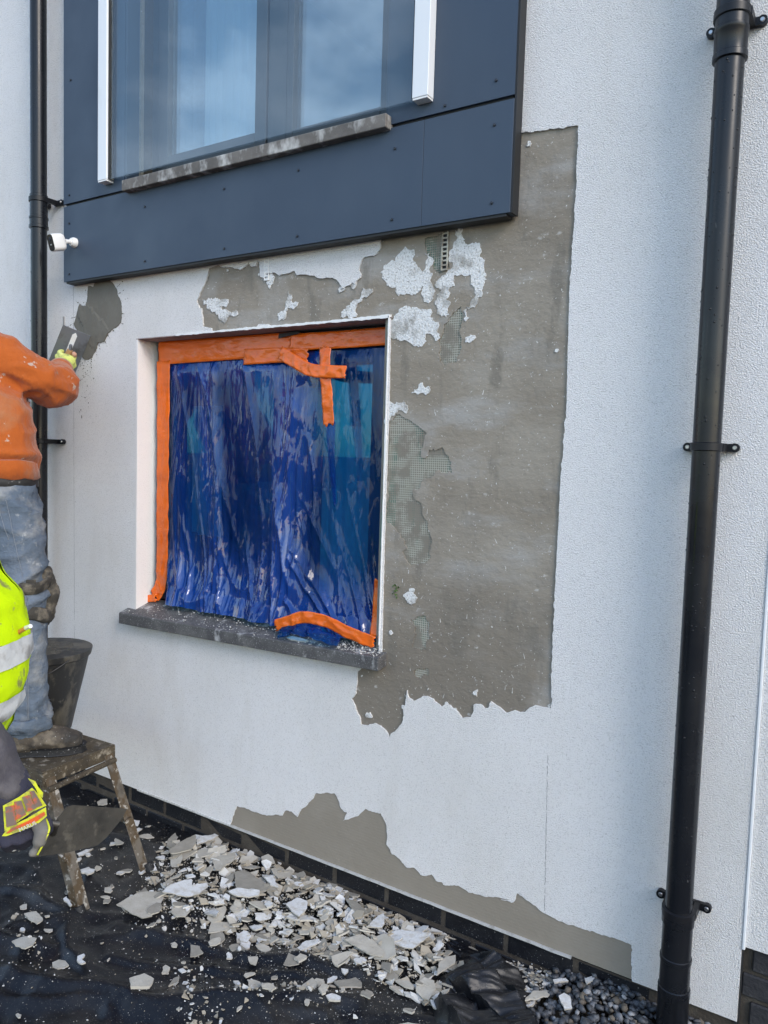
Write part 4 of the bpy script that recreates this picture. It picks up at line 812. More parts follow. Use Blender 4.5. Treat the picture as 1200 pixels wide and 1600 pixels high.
gt = np.clip((gx - 1.95) / .45, 0, 1); gz = -.134 + .075 * gt * gt * (3 - 2 * gt) + rng.uniform(0, .024, len(gx)) + .008 * np.sin(gx * 9) * np.cos(gy * 11)
tag(stones('gravel', np.stack([gx, gy, gz], 1), rng.uniform(.006, .0145, len(gx)), 'gravel', .75, ('gravel_dark', 'gravel', 'gravel_pale', 'gravel_dark', 'gravel_brown', 'gravel', 'gravel_dark')), 'dark grey gravel bed along the foot of the wall', 'gravel', kind='stuff')

# ---------------------------------------------------------------- rubble: flakes of broken render
def top_z(x, y, f=1.): 
    if x > tarp_edge(y) - .02: return -.118 + .075 * sst(1.95, 2.40, x)
    return tarp_h(x, y) + f * heap_h(x, y)
BIGL = {'leaf': ('large pale beige leaf-shaped render flake lying on the black sheet', BEI), 'ochre': ('long grey-brown render flake just right of the stool leg', BRN), 'shard': ('long white render shard nearest the brick plinth', WHT),
 'cap': ('rounded grey-brown render flake left of the long grey one', BRN), 'pale': ('pale beige jagged flake at the top of the rubble heap', BEI), 'brown': ('large flat grey-brown flake in the middle of the rubble', BRN),
 'white1': ('white render flake tucked against the large grey-brown one', WHT), 'white2': ('wide white flake beside the large leaf-shaped one', WHT), 'white3': ('long white flake below the large grey-brown one', WHT), 'white4': ('broad cracked white flake right of the middle of the rubble', WHT),
 'mottled': ('long mottled pinkish beige flake in the right of the heap', BEI), 'whiteA': ('pointed white flake standing up near the plinth', WHT), 'whiteB': ('largest white flake at the right of the heap', WHT), 'ochreB': ('grey-brown flake leaning near the plinth', BRN),
 'cream': ('rounded cream flake next to the bunched black sheet', BEI), 'whiteC': ('bow-shaped white flake at the left of the white rubble', WHT), 'whiteD': ('square white flake near the bunched black sheet', WHT), 'creamB': ('square beige flake near the bunched black sheet', BEI),
 'gravelwhite': ('rounded white flake lying on the gravel at the bottom edge', WHT), 'gravelbeige': ('pointed beige flake on the gravel beside the bunched sheet', BEI), 'gravelstrip': ('narrow white flake strip on the gravel', WHT), 'gravelchip': ('small white triangular flake farthest out on the gravel', WHT),
 'gravelbit': ('small white flake on the gravel near the plinth', WHT), 'spike': ('tall pointed white flake at the edge of the gravel', WHT), 'sheetcluster': ('cream and white flake cluster on the bare sheet at the lower left', BEI), 'sheetcream': ('cream flake on the sheet left of the stool foot', BEI),
 'sheetcurl': ('hook-shaped white flake on the bare sheet', WHT), 'footshard': ('white shard touching the front stool foot', WHT), 'lump': ('pale crumbly lump on the sheet near the bottom edge', BEI)}
for nm, pts in BIG.items():
    lab, ms = BIGL[nm]; cx = sum(p[0] for p in pts) / len(pts); cy = sum(p[1] for p in pts) / len(pts)
    loc = rag([(a - cx, b - cy) for a, b in pts], .012, .004, 90)
    zz = top_z(cx, cy, 1.15) + .012
    o = flake(chip_mesh(loc, .005 if nm != 'lump' else .010, ms, U(-.0005, .0005), R() * 9), cx, cy, zz, 0, (U(-.06, .06), U(-.06, .06))); tag(o, lab, 'render flake')
kinds = []
for i in range(13): s = U(.026, .062); kinds.append(chip_mesh(jag(random.randint(6, 10), s, s * U(.4, .9)), U(.003, .006), WHT, U(-.001, .002), i))
for i in range(12): s = U(.026, .066); kinds.append(chip_mesh(jag(random.randint(6, 10), s, s * U(.45, .9)), U(.003, .006), BEI, U(-.001, .002), i + 20))
for i in range(7): s = U(.024, .060); kinds.append(chip_mesh(jag(random.randint(6, 10), s, s * U(.45, .9)), U(.003, .006), BRN, U(-.001, .002), i + 40))
def kind_of(i): return 'white' if i < 13 else ('beige' if i < 25 else 'grey-brown')
def samp(poly):
    A = np.array(poly); 
    while True:
        p = (U(A[:, 0].min(), A[:, 0].max()), U(A[:, 1].min(), A[:, 1].max()))
        if inside(np.array([p]), poly)[0]: return p
ANCH = []
def strew(nf, poly, where, lo=.5, hi=1.15, tilt=.28, bias=None):
    for _ in range(nf):
        x, y = samp(poly)
        if bias and R() > bias(x, y): x, y = samp(poly)
        i = random.randrange(len(kinds)); s = U(lo, hi)
        h = heap_h(x, y); z = top_z(x, y, U(.25, 1.1)) + .004 + .012 * R() * (h > 0)
        t = tilt if h > .01 else tilt * .35
        o = flake(kinds[i], x, y, z, U(0, 6.3), (U(-t, t), U(-t, t))); o.scale = (s, s, U(.8, 1.2))
        ANCH.append((o, kind_of(i), where))
dense = lambda x, y: .35 + .65 * sst(.95, 1.45, x)
strew(176, HEAP, 'in the rubble heap', .40, 1.2, .33, dense)
strew(26, PILE2, 'beside the bunched sheet', .5, 1.1, .4)
strew(24, LEFTS, 'beside the stool', .35, .85, .2)
strew(26, FORE, 'in front of the heap', .4, 1.0, .2)
strew(52, SCAT, 'scattered on the sheet', .25, .62, .2)
SHORT = {'leaf': 'large leaf-shaped beige flake', 'ochre': 'long grey-brown flake by the stool', 'shard': 'long white shard by the plinth', 'cap': 'rounded grey-brown flake', 'pale': 'pale jagged beige flake', 'brown': 'large flat grey-brown flake',
 'white1': 'white flake against the grey-brown one', 'white2': 'wide white flake', 'white3': 'long white flake', 'white4': 'broad cracked white flake', 'mottled': 'mottled pinkish beige flake', 'whiteA': 'pointed white flake', 'whiteB': 'largest white flake',
 'ochreB': 'leaning grey-brown flake', 'cream': 'rounded cream flake', 'whiteC': 'bow-shaped white flake', 'whiteD': 'square white flake', 'creamB': 'square beige flake', 'gravelwhite': 'rounded white flake on gravel', 'gravelbeige': 'pointed beige flake on gravel',
 'gravelstrip': 'narrow white strip on gravel', 'gravelchip': 'white triangular flake on gravel', 'gravelbit': 'small white flake on gravel', 'spike': 'tall pointed white flake', 'sheetcluster': 'cream and white flake cluster', 'sheetcream': 'cream flake by the stool foot',
 'sheetcurl': 'hook-shaped white flake', 'footshard': 'white shard at the stool foot', 'lump': 'pale crumbly lump'}
cen = {k_: Vector((sum(p[0] for p in v) / len(v), sum(p[1] for p in v) / len(v))) for k_, v in BIG.items()}
byk = {}
for o, kd, wh in ANCH:
    p = Vector(o.location[:2]); k_ = min(cen, key=lambda q: (cen[q] - p).length); byk.setdefault((k_, kd), []).append(((cen[k_] - p).length, o, wh))
ORD = ['nearest', 'second nearest', 'third nearest', 'fourth nearest', 'fifth nearest', 'sixth nearest', 'seventh nearest', 'eighth nearest', 'ninth nearest', 'tenth nearest'] + [w + ' nearest' for w in ('eleventh', 'twelfth', 'thirteenth', 'fourteenth', 'fifteenth', 'sixteenth', 'seventeenth', 'eighteenth', 'nineteenth', 'twentieth', 'twenty-first', 'twenty-second')]
for (k_, kd), l in byk.items():
    l.sort(key=lambda q: q[0])
    for i, (d_, o, wh) in enumerate(l):
        a_ = ORD[i] if i < len(ORD) else 'one of the far'
        tag(o, f'loose {kd} flake, {a_} to the {SHORT[k_]}', 'render flake', f'{kd} flakes {wh}')
# crumbs and dust that nobody could count
P = []; S = []
for _ in range(2600):
    x, y = samp(HEAP)
    if R() > dense(x, y): continue
    P.append((x, y, top_z(x, y, U(.4, 1.2)) + .003)); S.append(.0022 + .0075 * R() ** 3)
for _ in range(220):
    x, y = samp(PILE2); P.append((x, y, top_z(x, y) + U(0, .02))); S.append(U(.003, .009))
# clusters out on the sheet
for (cx, cy, nn, rad) in ((1.49, -.60, 60, .05), (1.42, -.72, 60, .05), (1.62, -.48, 60, .06), (1.28, -.62, 40, .05), (.82, -.83, 30, .05), (1.75, -.62, 40, .05), (.62, -.72, 25, .05), (1.08, -.28, 120, .14), (.95, -.45, 60, .1)):
    for _ in range(nn):
        x = random.gauss(cx, rad); y = random.gauss(cy, rad * .6); P.append((x, y, top_z(x, y) + .003)); S.append(.002 + .010 * R() ** 3)
def shards(name, P, S, m, extra):
    """thin splinters of render, far too many to count"""
    mb = MB()
    for (x, y, z), s_ in zip(P, S):
        n_ = random.randint(3, 5); t0 = U(0, 6.3); ax, ay = U(-.5, .5), U(-.5, .5); th = min(.006, s_ * U(.25, .5)); pts = []
        for k in range(n_):
            t = t0 + (k + U(-.3, .3)) * 6.283 / n_; r_ = s_ * U(.5, 1.35); dx, dy = r_ * math.cos(t), r_ * math.sin(t) * .8; pts.append((x + dx, y + dy, z + dx * ax + dy * ay))
        mb.prism(pts, (0, 0, th), random.randint(0, len(extra)))
    return mb.build(name, m, None, extra=extra)
for _ in range(3200):
    x, y = samp(HEAP)
    P.append((x, y, top_z(x, y, U(.2, .9)) + .002)); S.append(U(.0012, .0045))
for _ in range(900):
    x, y = samp(HEAP)
    if R() > dense(x, y): continue
    P.append((x, y, top_z(x, y, U(.5, 1.15)) + .006)); S.append(U(.010, .024))
tag(shards('render_crumbs', P, S, 'crumb_white', ('crumb_beige', 'chip_white', 'crumb_beige', 'chip_beige')), 'pale crumbs of broken render among the flakes', 'crumbs', kind='stuff')
P = []; S = []
for _ in range(3600):
    x = random.gauss(1.45, .38); y = random.gauss(-.30, .16)
    if y > -.01 or x > tarp_edge(y): continue
    P.append((x, y, tarp_h(x, y) + .001)); S.append(.0005 + .0016 * R() ** 3)
for _ in range(3000):
    x, y = samp(SCAT)
    if y > .0: continue
    P.append((x, y, tarp_h(x, y) + .001)); S.append(.0006 + .0022 * R() ** 5)
tag(stones('dust_specks', np.array(P), np.array(S), 'crumb_white', .6, ('crumb_beige', 'crumb_white')), 'fine white specks of render dust on the black sheet', 'dust', kind='stuff')
P = []; S = []
for _ in range(900):
    x = .23 + 1.3 * R() ** .8; y = U(-.04, .07); P.append((x, y, sill_top(x, y) + .0008)); S.append(.0007 + .0026 * R() ** 3)
for _ in range(350):
    x = U(1.36, 1.54); y = U(-.04, .04); P.append((x, y, sill_top(x, y) + .001)); S.append(.0008 + .003 * R() ** 3)
tag(stones('sill_crumbs', np.array(P), np.array(S), 'crumb_white', .6, ('crumb_white',)), 'white render crumbs sprinkled on the lower window sill', 'crumbs', kind='stuff')
# tuft of weed rooted in the patch
wd_ = thing('weed', 'tiny green weed sprouting on the grey patch beside the window', 'plant', (1.585, 0, 1.03))
for i in range(14):
    b = MB(); x = 1.575 + U(-.012, .014); z = 1.035 + U(-.02, .018); a = U(0, 6.3); s = U(.006, .011); d = Vector((math.cos(a), -.5, math.sin(a))) * s; e = Vector((-math.sin(a), -.1, math.cos(a))) * s * .4; p = Vector((x, .003, z))
    b.add([p, p + d * .5 + e, p + d, p + d * .5 - e], [(0, 1, 2, 3)]); b.build('leaf', 'weed', wd_)
# ---------------------------------------------------------------- step stool
ST = thing('step_stool', 'mud-caked metal step stool the man in orange stands on', 'step stool', (.2, -.46, GZ))
ca, sa = math.cos(.05), math.sin(.05)
def SP(x, y, z): return Vector((.522 + (x * ca - y * sa), -.302 + (x * sa + y * ca), z))      # x back along the platform (negative), y towards the viewer (negative)
LN = -.72; WD = -.318
def sbox(mb, x0, x1, y0, y1, z0, z1):
    return mb.add([SP(x, y, z) for x in (x0, x1) for y in (y0, y1) for z in (z0, z1)], [(0, 1, 3, 2), (4, 6, 7, 5), (0, 4, 5, 1), (2, 3, 7, 6), (0, 2, 6, 4), (1, 5, 7, 3)])
b = MB(); sbox(b, LN, 0, WD, 0, .345, .350); b.build('tread', 'stool_steel', ST, bevel=.003)
for (q) in ((LN, 0, -.004, 0), (LN, 0, WD, WD + .004)):
    b = MB(); sbox(b, q[0], q[1], q[2], q[3], .300, .3448); b.build('side_rail', 'stool_steel', ST, bevel=.0015)
for (q) in ((-.004, .0, WD + .0042, -.0042), (LN, LN + .004, WD + .0042, -.0042)):
    b = MB(); sbox(b, q[0], q[1], q[2], q[3], .300, .3448); b.build('end_rail', 'stool_steel', ST, bevel=.0015)
def leg(xt, yt, xf, yf):
    t = SP(xt, yt, .330); f = SP(xf, yf, GZ + .004); d = (f - t).normalized()
    sx = 1 if xf > xt else -1; ydir = 1 if yt > -.1 else -1
    ex_ = Vector((ca, sa, 0)) * sx; ex_ = (ex_ - d * ex_.dot(d)).normalized(); ey_ = Vector((-sa, ca, 0)) * ydir; ey_ = (ey_ - d * ey_.dot(d)).normalized()
    w = .040; th = .004; b = MB()
    prof = [(0, 0), (w, 0), (w, -th), (th, -th), (th, -w), (0, -w)]
    ends = []
    for p in (t, f): ends.append([p + ex_ * (u - w) + ey_ * (v_) for u, v_ in prof])
    prof2 = [(w, 0), (0, 0), (0, -th), (w - th, -th), (w - th, -w), (w, -w)]
    ends = [[p + ex_ * (u - w) + ey_ * v_ for u, v_ in prof2] for p in (t, f)]
    b.prism(ends[0], f - t); o = b.build('leg', 'stool_leg', ST, bevel=.001)
    k = MB(); k.tube([f - d * .028, f + d * .002], [.019, .021], 10, sx=1.0); k = k.build('foot_cap', 'boot_sole', None, smooth='auto'); k.parent = o; k.matrix_parent_inverse = Matrix.Identity(4)
    return t, f
tr, fr2 = leg(-.004, -.012, .178, .012); tf, ff = leg(-.004, WD + .012, .195, WD + .004)
leg(LN + .004, -.012, LN - .17, .012); leg(LN + .004, WD + .012, LN - .17, WD - .006)
b = MB(); b.tube([tr.lerp(fr2, .08), tf.lerp(ff, .10)], [.0105, .0105], 12); b.build('cross_bar', 'stool_steel', ST, smooth='auto')
b = MB(); p = tr.lerp(fr2, .60); b.tube([p + Vector((-.035, .0, .01)), p + Vector((.006, -.028, .012))], [.013, .015], 12); b.build('hinge_lug', 'stool_leg', ST, smooth='auto')
b = MB(); b.tube([p + Vector((-.008, -.018, -.005)), tr.lerp(fr2, .72) + Vector((-.075, -.02, .05))], [.006, .006], 8); b.build('stay_bar', 'stool_leg', ST, smooth='auto')
b = MB(); b.tube([tf.lerp(ff, .62), tf.lerp(ff, .42) + Vector((-.22, 0, .02)), SP(LN * .5, WD + .02, .31)], [.006, .006, .006], 8); b.build('stay_bar', 'stool_leg', ST, smooth='auto')

# ---------------------------------------------------------------- bucket of mortar on the stool
BK = thing('bucket', 'dirty black builder\'s bucket heaped with mortar on the stool', 'bucket', (.155, -.42, .352))
bx, by, bz = .174, -.374, .3525
prof = [(0, .098), (.006, .104), (.16, .138), (.30, .170), (.306, .178), (.330, .183), (.334, .180), (.330, .174), (.29, .163), (.27, .158)]
b = MB(); b.tube([(bx, by, bz + z) for z, r_ in prof], [r_ for z, r_ in prof], 48, cap=False); b.add([(bx + .098 * math.cos(a), by + .098 * math.sin(a), bz) for a in [k * math.pi / 12 for k in range(24)]], [tuple(range(24))]); b.build('shell', 'bucket', BK, smooth='auto')
def mh(u, v):
    a = v * 2 * math.pi; r_ = .171 * u; x = bx + r_ * math.cos(a); y = by + r_ * math.sin(a)
    k = math.exp(-((x - bx + .075) ** 2 + (y - by + .02) ** 2) / .004)
    return (x, y, bz + .318 + .022 * (1 - u * u) + .050 * k * (1 - u ** 3) + .009 * fbm(x * 22, y * 22, 3) + .004 * fbm(x * 60, y * 60, 1))
grid_obj('mortar', 30, 60, mh, 'mortar_heap', BK)
hp = [Vector((bx + .186 * math.cos(a), by + .186 * math.sin(a), bz + .318 - .10 * math.sin(max(0, (a - 3.2)) / 3.0 * 3.14))) for a in [3.2 + 3.0 * k / 20 for k in range(21)]]
b = MB(); b.tube(hp, [.003] * 21, 8); b.build('handle', 'pipe_fitting', BK, smooth='auto')

# ---------------------------------------------------------------- people
def organic(name, caps, vox, m, parent, wr=None, smooth=5, extra=()):
    """closed limbs and trunk melted into one continuous skin"""
    mb = MB()
    for c_ in caps:
        P, rad = [Vector(p) for p in c_[0]], list(c_[1]); sx = c_[2] if len(c_) > 2 else 1.; ref = c_[3] if len(c_) > 3 else None
        d0 = (P[0] - P[1]).normalized(); d1 = (P[-1] - P[-2]).normalized()
        PP = [P[0] + d0 * rad[0] * .85, P[0] + d0 * rad[0] * .55] + P + [P[-1] + d1 * rad[-1] * .55, P[-1] + d1 * rad[-1] * .85]
        mb.tube(PP, [rad[0] * .45, rad[0] * .82] + rad + [rad[-1] * .82, rad[-1] * .45], 20, sx=sx, ref=ref)
    me = bpy.data.meshes.new('t'); me.from_pydata(mb.v, [], mb.f); o = bpy.data.objects.new('t', me); col.objects.link(o)
    r_ = o.modifiers.new('r', 'REMESH'); r_.mode = 'VOXEL'; r_.voxel_size = vox
    s_ = o.modifiers.new('s', 'SMOOTH'); s_.iterations = smooth; s_.factor = .5
    dg = bpy.context.evaluated_depsgraph_get(); dg.update()
    m2 = bpy.data.meshes.new_from_object(o.evaluated_get(dg)); bpy.data.objects.remove(o)
    m2.name = name
    if wr:
        ns = [v.normal.copy() for v in m2.vertices]
        for v, n_ in zip(m2.vertices, ns): v.co += n_ * wr(v.co)
    m2.materials.clear(); m2.materials.append(MATS[m])
    m2.polygons.foreach_set('use_smooth', [True] * len(m2.polygons)); m2.update()
    o = bpy.data.objects.new(name, m2); col.objects.link(o)
    if parent: own(o, parent)
    return o
from mathutils.bvhtree import BVHTree
def surf_line(name, o, pts, dirv, r_, m, parent, off=.001):
    bv = BVHTree.FromPolygons([v.co for v in o.data.vertices], [list(p.vertices) for p in o.data.polygons]); dirv = Vector(dirv).normalized(); P = []
    for p in pts:
        h = bv.ray_cast(Vector(p) + dirv * .6, -dirv)
        if h[0] is not None: P.append(h[0] + h[1] * off)
    if len(P) > 2:
        b_ = MB(); b_.tube(P, [r_] * len(P), 6); q = b_.build(name, m, None, smooth=True); q.parent = parent; q.matrix_parent_inverse = Matrix.Identity(4); return q
def head(c_, F, parent, hair=True):
    F = Vector(F).normalized(); Rt = F.cross(Vector((0, 0, 1))).normalized(); c_ = Vector(c_); Z = Vector((0, 0, 1))
    caps = [([c_ + Z * .03 - F * .015, c_ - Z * .01 + F * .005], [.095, .082], .86, F), ([c_ - Z * .03 + F * .02, c_ - Z * .085 + F * .045], [.068, .045], .9, F), ([c_ - Z * .05 - F * .02, c_ - Z * .17 - F * .035], [.055, .06]),
            ([c_ + F * .085 + Z * .005, c_ + F * .115 - Z * .028], [.010, .014])]
    for s in (-1, 1): caps.append(([c_ + Rt * s * .080 - F * .01 + Z * .015, c_ + Rt * s * .084 - F * .008 - Z * .03], [.011, .008]))
    caps.append(([c_ + F * .092 - Z * .058 - Rt * .015, c_ + F * .092 - Z * .058 + Rt * .015], [.008, .008]))
    o = organic('body', caps, .006, 'skin', parent, smooth=3)
    for s in (-1, 1):
        e = MB(); q = c_ + F * .074 + Rt * s * .031 + Z * .010
        e.tube([q - F * .01, q, q + F * .006, q + F * .008], [.010, .010, .007, .002], 12); e = e.build('eye', 'eye', None, smooth=True); e.parent = o; e.matrix_parent_inverse = Matrix.Identity(4)
    organic('hair', [([c_ + Z * .05 - F * .03, c_ + Z * .01 - F * .035], [.094, .088], .88, F), ([c_ + Z * .07 + F * .03, c_ + Z * .06 - F * .03], [.062, .075], 1.1, F)], .008, 'hair', parent, wr=lambda p: .004 * fbm(p.x * 40, p.y * 40, p.z * 40))
    return o
# ---- the plasterer in orange
P1 = thing('person', 'person in orange hooded top and stained jeans on the stool, trowelling the wall', 'person', (.27, -.50, .352))
F1 = Vector((-.12, .99, 0)).normalized(); R1 = Vector((.99, .12, 0)).normalized(); Z = Vector((0, 0, 1))
PEL = Vector((.113, -.555, 1.36)); CH = Vector((-.016, -.55, 1.70)); NK = Vector((-.085, -.535, 1.92))
SHR = Vector((.118, -.512, 1.815)); ELR = Vector((.205, -.352, 1.722)); WRR = Vector((-.040, -.150, 1.815)); SHL = Vector((-.26, -.53, 1.84)); ELL = Vector((-.42, -.50, 1.56)); WRL = Vector((-.47, -.25, 1.47))
def hood_wr(p):
    d = (p - ELR).length; a = .35 + 1.0 * math.exp(-(d / .16) ** 2) + .8 * math.exp(-((p.z - 1.42) / .07) ** 2) + .5 * math.exp(-((p - SHR - Vector((.02, -.03, -.12))).length / .1) ** 2)
    fold = 0
    for A_, B_ in ((SHR, ELR), (ELR, WRR)):
        ab = B_ - A_; t_ = max(0, min(1, (p - A_).dot(ab) / ab.length_squared)); c0 = A_ + ab * t_
        if (p - c0).length < .11: e_ = (c0 - ELR).length; fold = max(fold, math.exp(-(e_ / .11) ** 2) * max(0, ridge(e_ * 15 + .8 * mn.noise(p * 9), p.z * 5, p.x * 4)) ** 2)
    return .012 * fold + .017 * a * (max(0, ridge(p.x * 6 + p.z * 7, p.y * 8, p.z * 9)) ** 2 - .35) + .005 * a * mn.noise(Vector((p.x * 15, p.y * 15, p.z * 18))) + .0012 * fbm(p.x * 60, p.y * 60, p.z * 60)
hood = organic('hooded_top', [([PEL + Z * .055, PEL + Z * .16 - R1 * .02, CH - Z * .02, CH + Z * .14], [.150, .152, .150, .115], 1.34, F1), ([CH + Z * .10, NK - Z * .0], [.13, .075], 1.35, F1),
    ([CH + Z * .12 + R1 * .06, SHR], [.095, .086]), ([SHR, SHR.lerp(ELR, .5) + Vector((.01, 0, -.012)), ELR], [.088, .084, .079]), ([ELR, ELR.lerp(WRR, .5) + Vector((.012, 0, -.01)), WRR.lerp(ELR, .10)], [.078, .064, .044]),
    ([CH + Z * .12 - R1 * .06, SHL], [.095, .08]), ([SHL, ELL], [.08, .068]), ([ELL, WRL], [.066, .045]),
    ([NK - F1 * .05 + Z * .01, NK - F1 * .09 - Z * .09], [.07, .075], 1.5, F1)], .0095, 'fleece', P1, hood_wr, 5)
def ring(name, c_, d, r_, h, m, parent, sx=1., ref=None, wob=.0, sub=False):
    c_ = Vector(c_); d = Vector(d).normalized(); b_ = MB(); n_ = 36; pr_ = [(-h / 2, -.006), (-h / 2 + .003, 0), (h / 2 - .003, 0), (h / 2, -.006)]
    b_.tube([c_ + d * z for z, k_ in pr_], [r_ + k_ for z, k_ in pr_], n_, cap=False, sx=sx, ref=ref)
    b_.v = [tuple(Vector(v) + Vector((mn.noise(Vector(v) * 16), mn.noise(Vector(v) * 16 + Vector((5, 0, 0))), mn.noise(Vector(v) * 16 + Vector((0, 5, 0))))) * wob) for v in b_.v]
    q = b_.build(name, m, None, smooth=True)
    sd_ = q.modifiers.new('th', 'SOLIDIFY'); sd_.thickness = .006
    if sub: q.parent = parent; q.matrix_parent_inverse = Matrix.Identity(4)
    else: own(q, parent)
    return q
ring('waistband', PEL + Z * .035, (0, 0, 1), .148, .062, 'fleece', hood, 1.30, F1, .012, True)
ring('cuff', WRR.lerp(ELR, .05), WRR - ELR, .043, .05, 'fleece', hood, 1., None, .004, True)
HPR = Vector((.205, -.548, 1.29)); KNR = Vector((.325, -.545, .935)); ANR = Vector((.345, -.555, .475))
HPL = Vector((.015, -.56, 1.29)); KNL = Vector((.045, -.46, .91)); ANL = Vector((.02, -.47, .475))
def jean_wr(p):
    a = .5 + 1.0 * math.exp(-((p.z - .98) / .07) ** 2) + .8 * math.exp(-((p.z - .50) / .06) ** 2) + .5 * math.exp(-((p.z - 1.24) / .06) ** 2)
    return .020 * a * (max(0, ridge(p.x * 5 + p.y * 4, p.z * 9 + p.x * 4, 3)) ** 3 - .25) + .006 * a * (max(0, ridge(p.x * 14, p.y * 14, p.z * 20)) ** 2 - .4)
jeans = organic('jeans', [([PEL + Z * .02, PEL - Z * .09], [.138, .142], 1.28, F1), ([HPR, HPR.lerp(KNR, .5) + Vector((.015, 0, 0)), KNR, KNR.lerp(ANR, .4) - F1 * .012, ANR + Z * .05, ANR], [.112, .094, .077, .076, .070, .074]),
    ([HPL, HPL.lerp(KNL, .5), KNL, KNL.lerp(ANL, .4), ANL], [.112, .094, .077, .076, .074])], .009, 'denim', P1, jean_wr, 4)
ring('belt', PEL - Z * .010, (0, 0, 1), .1435, .034, 'belt', P1, 1.30, F1, .006)
out = Vector((.80, -.60, 0))
for dx in (0, .006): surf_line('stitching', jeans, [KNR.lerp(ANR, t / 40 - .05) + F1 * (.010 + dx) for t in range(0, 42)], out, .0013, 'denim_thread', jeans)
surf_line('stitching', jeans, [PEL.lerp(HPR, .4 + t / 30) + Vector((.03, -.02, -.02 * t / 30)) - Z * (.10 * (t / 30)) for t in range(0, 30)], out, .0013, 'denim_thread', jeans)
surf_line('stitching', jeans, [HPR.lerp(KNR, t / 30) + F1 * (.018) for t in range(0, 27)], out, .0013, 'denim_thread', jeans)
ring('turn_up', ANR + Z * .0, (0, 0, 1), .077, .045, 'denim', jeans, 1., None, .012, True)
# knee pad with straps
kn = organic('knee_pad', [([KNR + F1 * .055 + Z * .075, KNR + F1 * .066, KNR + F1 * .052 - Z * .085], [.044, .055, .044], 1.5, F1)], .008, 'strap', P1, lambda p: .006 * fbm(p.x * 30, p.y * 30, p.z * 30))
ring('strap', KNR + Z * .055, (0.15, -.2, 1), .084, .040, 'strap', kn, 1., None, .010, True); ring('strap', KNR - Z * .075 + F1 * .004, (-.25, .25, 1), .082, .040, 'strap', kn, 1., None, .010, True)
b = MB(); q = KNR + Z * .06 + Vector((.080, -.030, 0)); b.box(-.016, .016, -.005, .005, -.014, .014, Matrix.Translation(q) @ Matrix.Rotation(.9, 4, 'Z')); b = b.build('buckle', 'strap', None, bevel=.003); b.parent = kn
def boot(A, dirv, parent):
    d = Vector(dirv).normalized(); s = d.cross(Z).normalized(); A = Vector(A)
    def q(f, l, z): return Vector((A.x, A.y, .352)) + d * f + s * l + Z * z
    up_ = organic('boot', [([A + Z * .02, q(-.01, 0, .055)], [.058, .056]), ([q(-.055, 0, .055), q(.05, 0, .06), q(.12, 0, .048), q(.165, 0, .042)], [.046, .048, .042, .035], 1.12, Z)], .007, 'boot_leather', parent,
                  lambda p: .004 * (ridge(p.x * 24, p.y * 24, p.z * 30) ** 2 - .4) + .002 * fbm(p.x * 70, p.y * 70, p.z * 70), 3)
    ol = [(-.105, 0), (-.095, .030), (-.05, .040), (.02, .038), (.09, .050), (.15, .048), (.195, .028), (.207, 0), (.195, -.028), (.15, -.048), (.09, -.050), (.02, -.038), (-.05, -.040), (-.095, -.030)]
    b_ = MB(); b_.prism([q(f, l, .0) for f, l in ol], (0, 0, .027)); so = b_.build('sole', 'boot_sole', None, bevel=.004); so.parent = up_; so.matrix_parent_inverse = Matrix.Identity(4)
    for k in range(5):
        L_ = MB(); L_.tube([q(.055 + .014 * k, -.030, .112 - .009 * k), q(.06 + .014 * k, 0, .121 - .010 * k), q(.055 + .014 * k, .030, .112 - .009 * k)], [.003] * 3, 6); L_ = L_.build('lace', 'belt', None, smooth=True); L_.parent = up_; L_.matrix_parent_inverse = Matrix.Identity(4)
boot(Vector((.345, -.557, .45)), (.66, .75, 0), P1); boot(Vector((.02, -.475, .45)), (.2, .98, 0), P1)
head((-.125, -.515, 2.085), F1, P1)
# steel trowel held flat to the wall
E0 = Vector((-.040, -.004, 1.977)); E1 = Vector((-.195, -.004, 1.750)); l_ = (E0 - E1).normalized(); n1 = Vector((-l_.z, 0, l_.x)); al = math.radians(58)
w_ = n1 * math.cos(al) + Vector((0, -1, 0)) * math.sin(al); nb = (Vector((0, -1, 0)) * math.cos(al) - n1 * math.sin(al)).normalized()
TW = thing('plastering_trowel', 'steel plastering trowel pressed against the fresh grey mortar', 'trowel', tuple((E0 + E1) / 2))
b = MB(); b.prism([E1, E0, E0 + w_ * .118, E1 + w_ * .118], nb * .0022); b.build('blade', 'trowel_steel', TW, bevel=.0006)
Hc = (E0 + E1) / 2 + w_ * .060
b = MB(); b.prism([Hc - l_ * .10 + w_ * .008, Hc + l_ * .115 + w_ * .008, Hc + l_ * .125, Hc + l_ * .115 - w_ * .008, Hc - l_ * .10 - w_ * .008], nb * .009); b.build('mounting_bar', 'alu_white', TW, bevel=.002)
b = MB(); b.tube([Hc + l_ * .065 + nb * .006, Hc + l_ * .068 + nb * .035, Hc + l_ * .058 + nb * .056], [.007] * 3, 10); b.build('shank', 'trowel_steel', TW, smooth='auto')
b = MB(); b.tube([Hc + l_ * .062 + nb * .055, Hc + l_ * .04 + nb * .055, Hc - l_ * .03 + nb * .055, Hc - l_ * .07 + nb * .055], [.012, .0155, .017, .014], 16); b.build('handle', 'wood_handle', TW, smooth='auto')
Hh = Hc + nb * .055
caps = [([WRR.lerp(ELR, .06), WRR.lerp(Hh + nb * .03, .6)], [.034, .034], 1.1), ([Hh + nb * .032 - l_ * .028, Hh + nb * .034 + l_ * .030], [.024, .024], 1.5, nb), ([WRR, Hh + nb * .030], [.034, .032])]
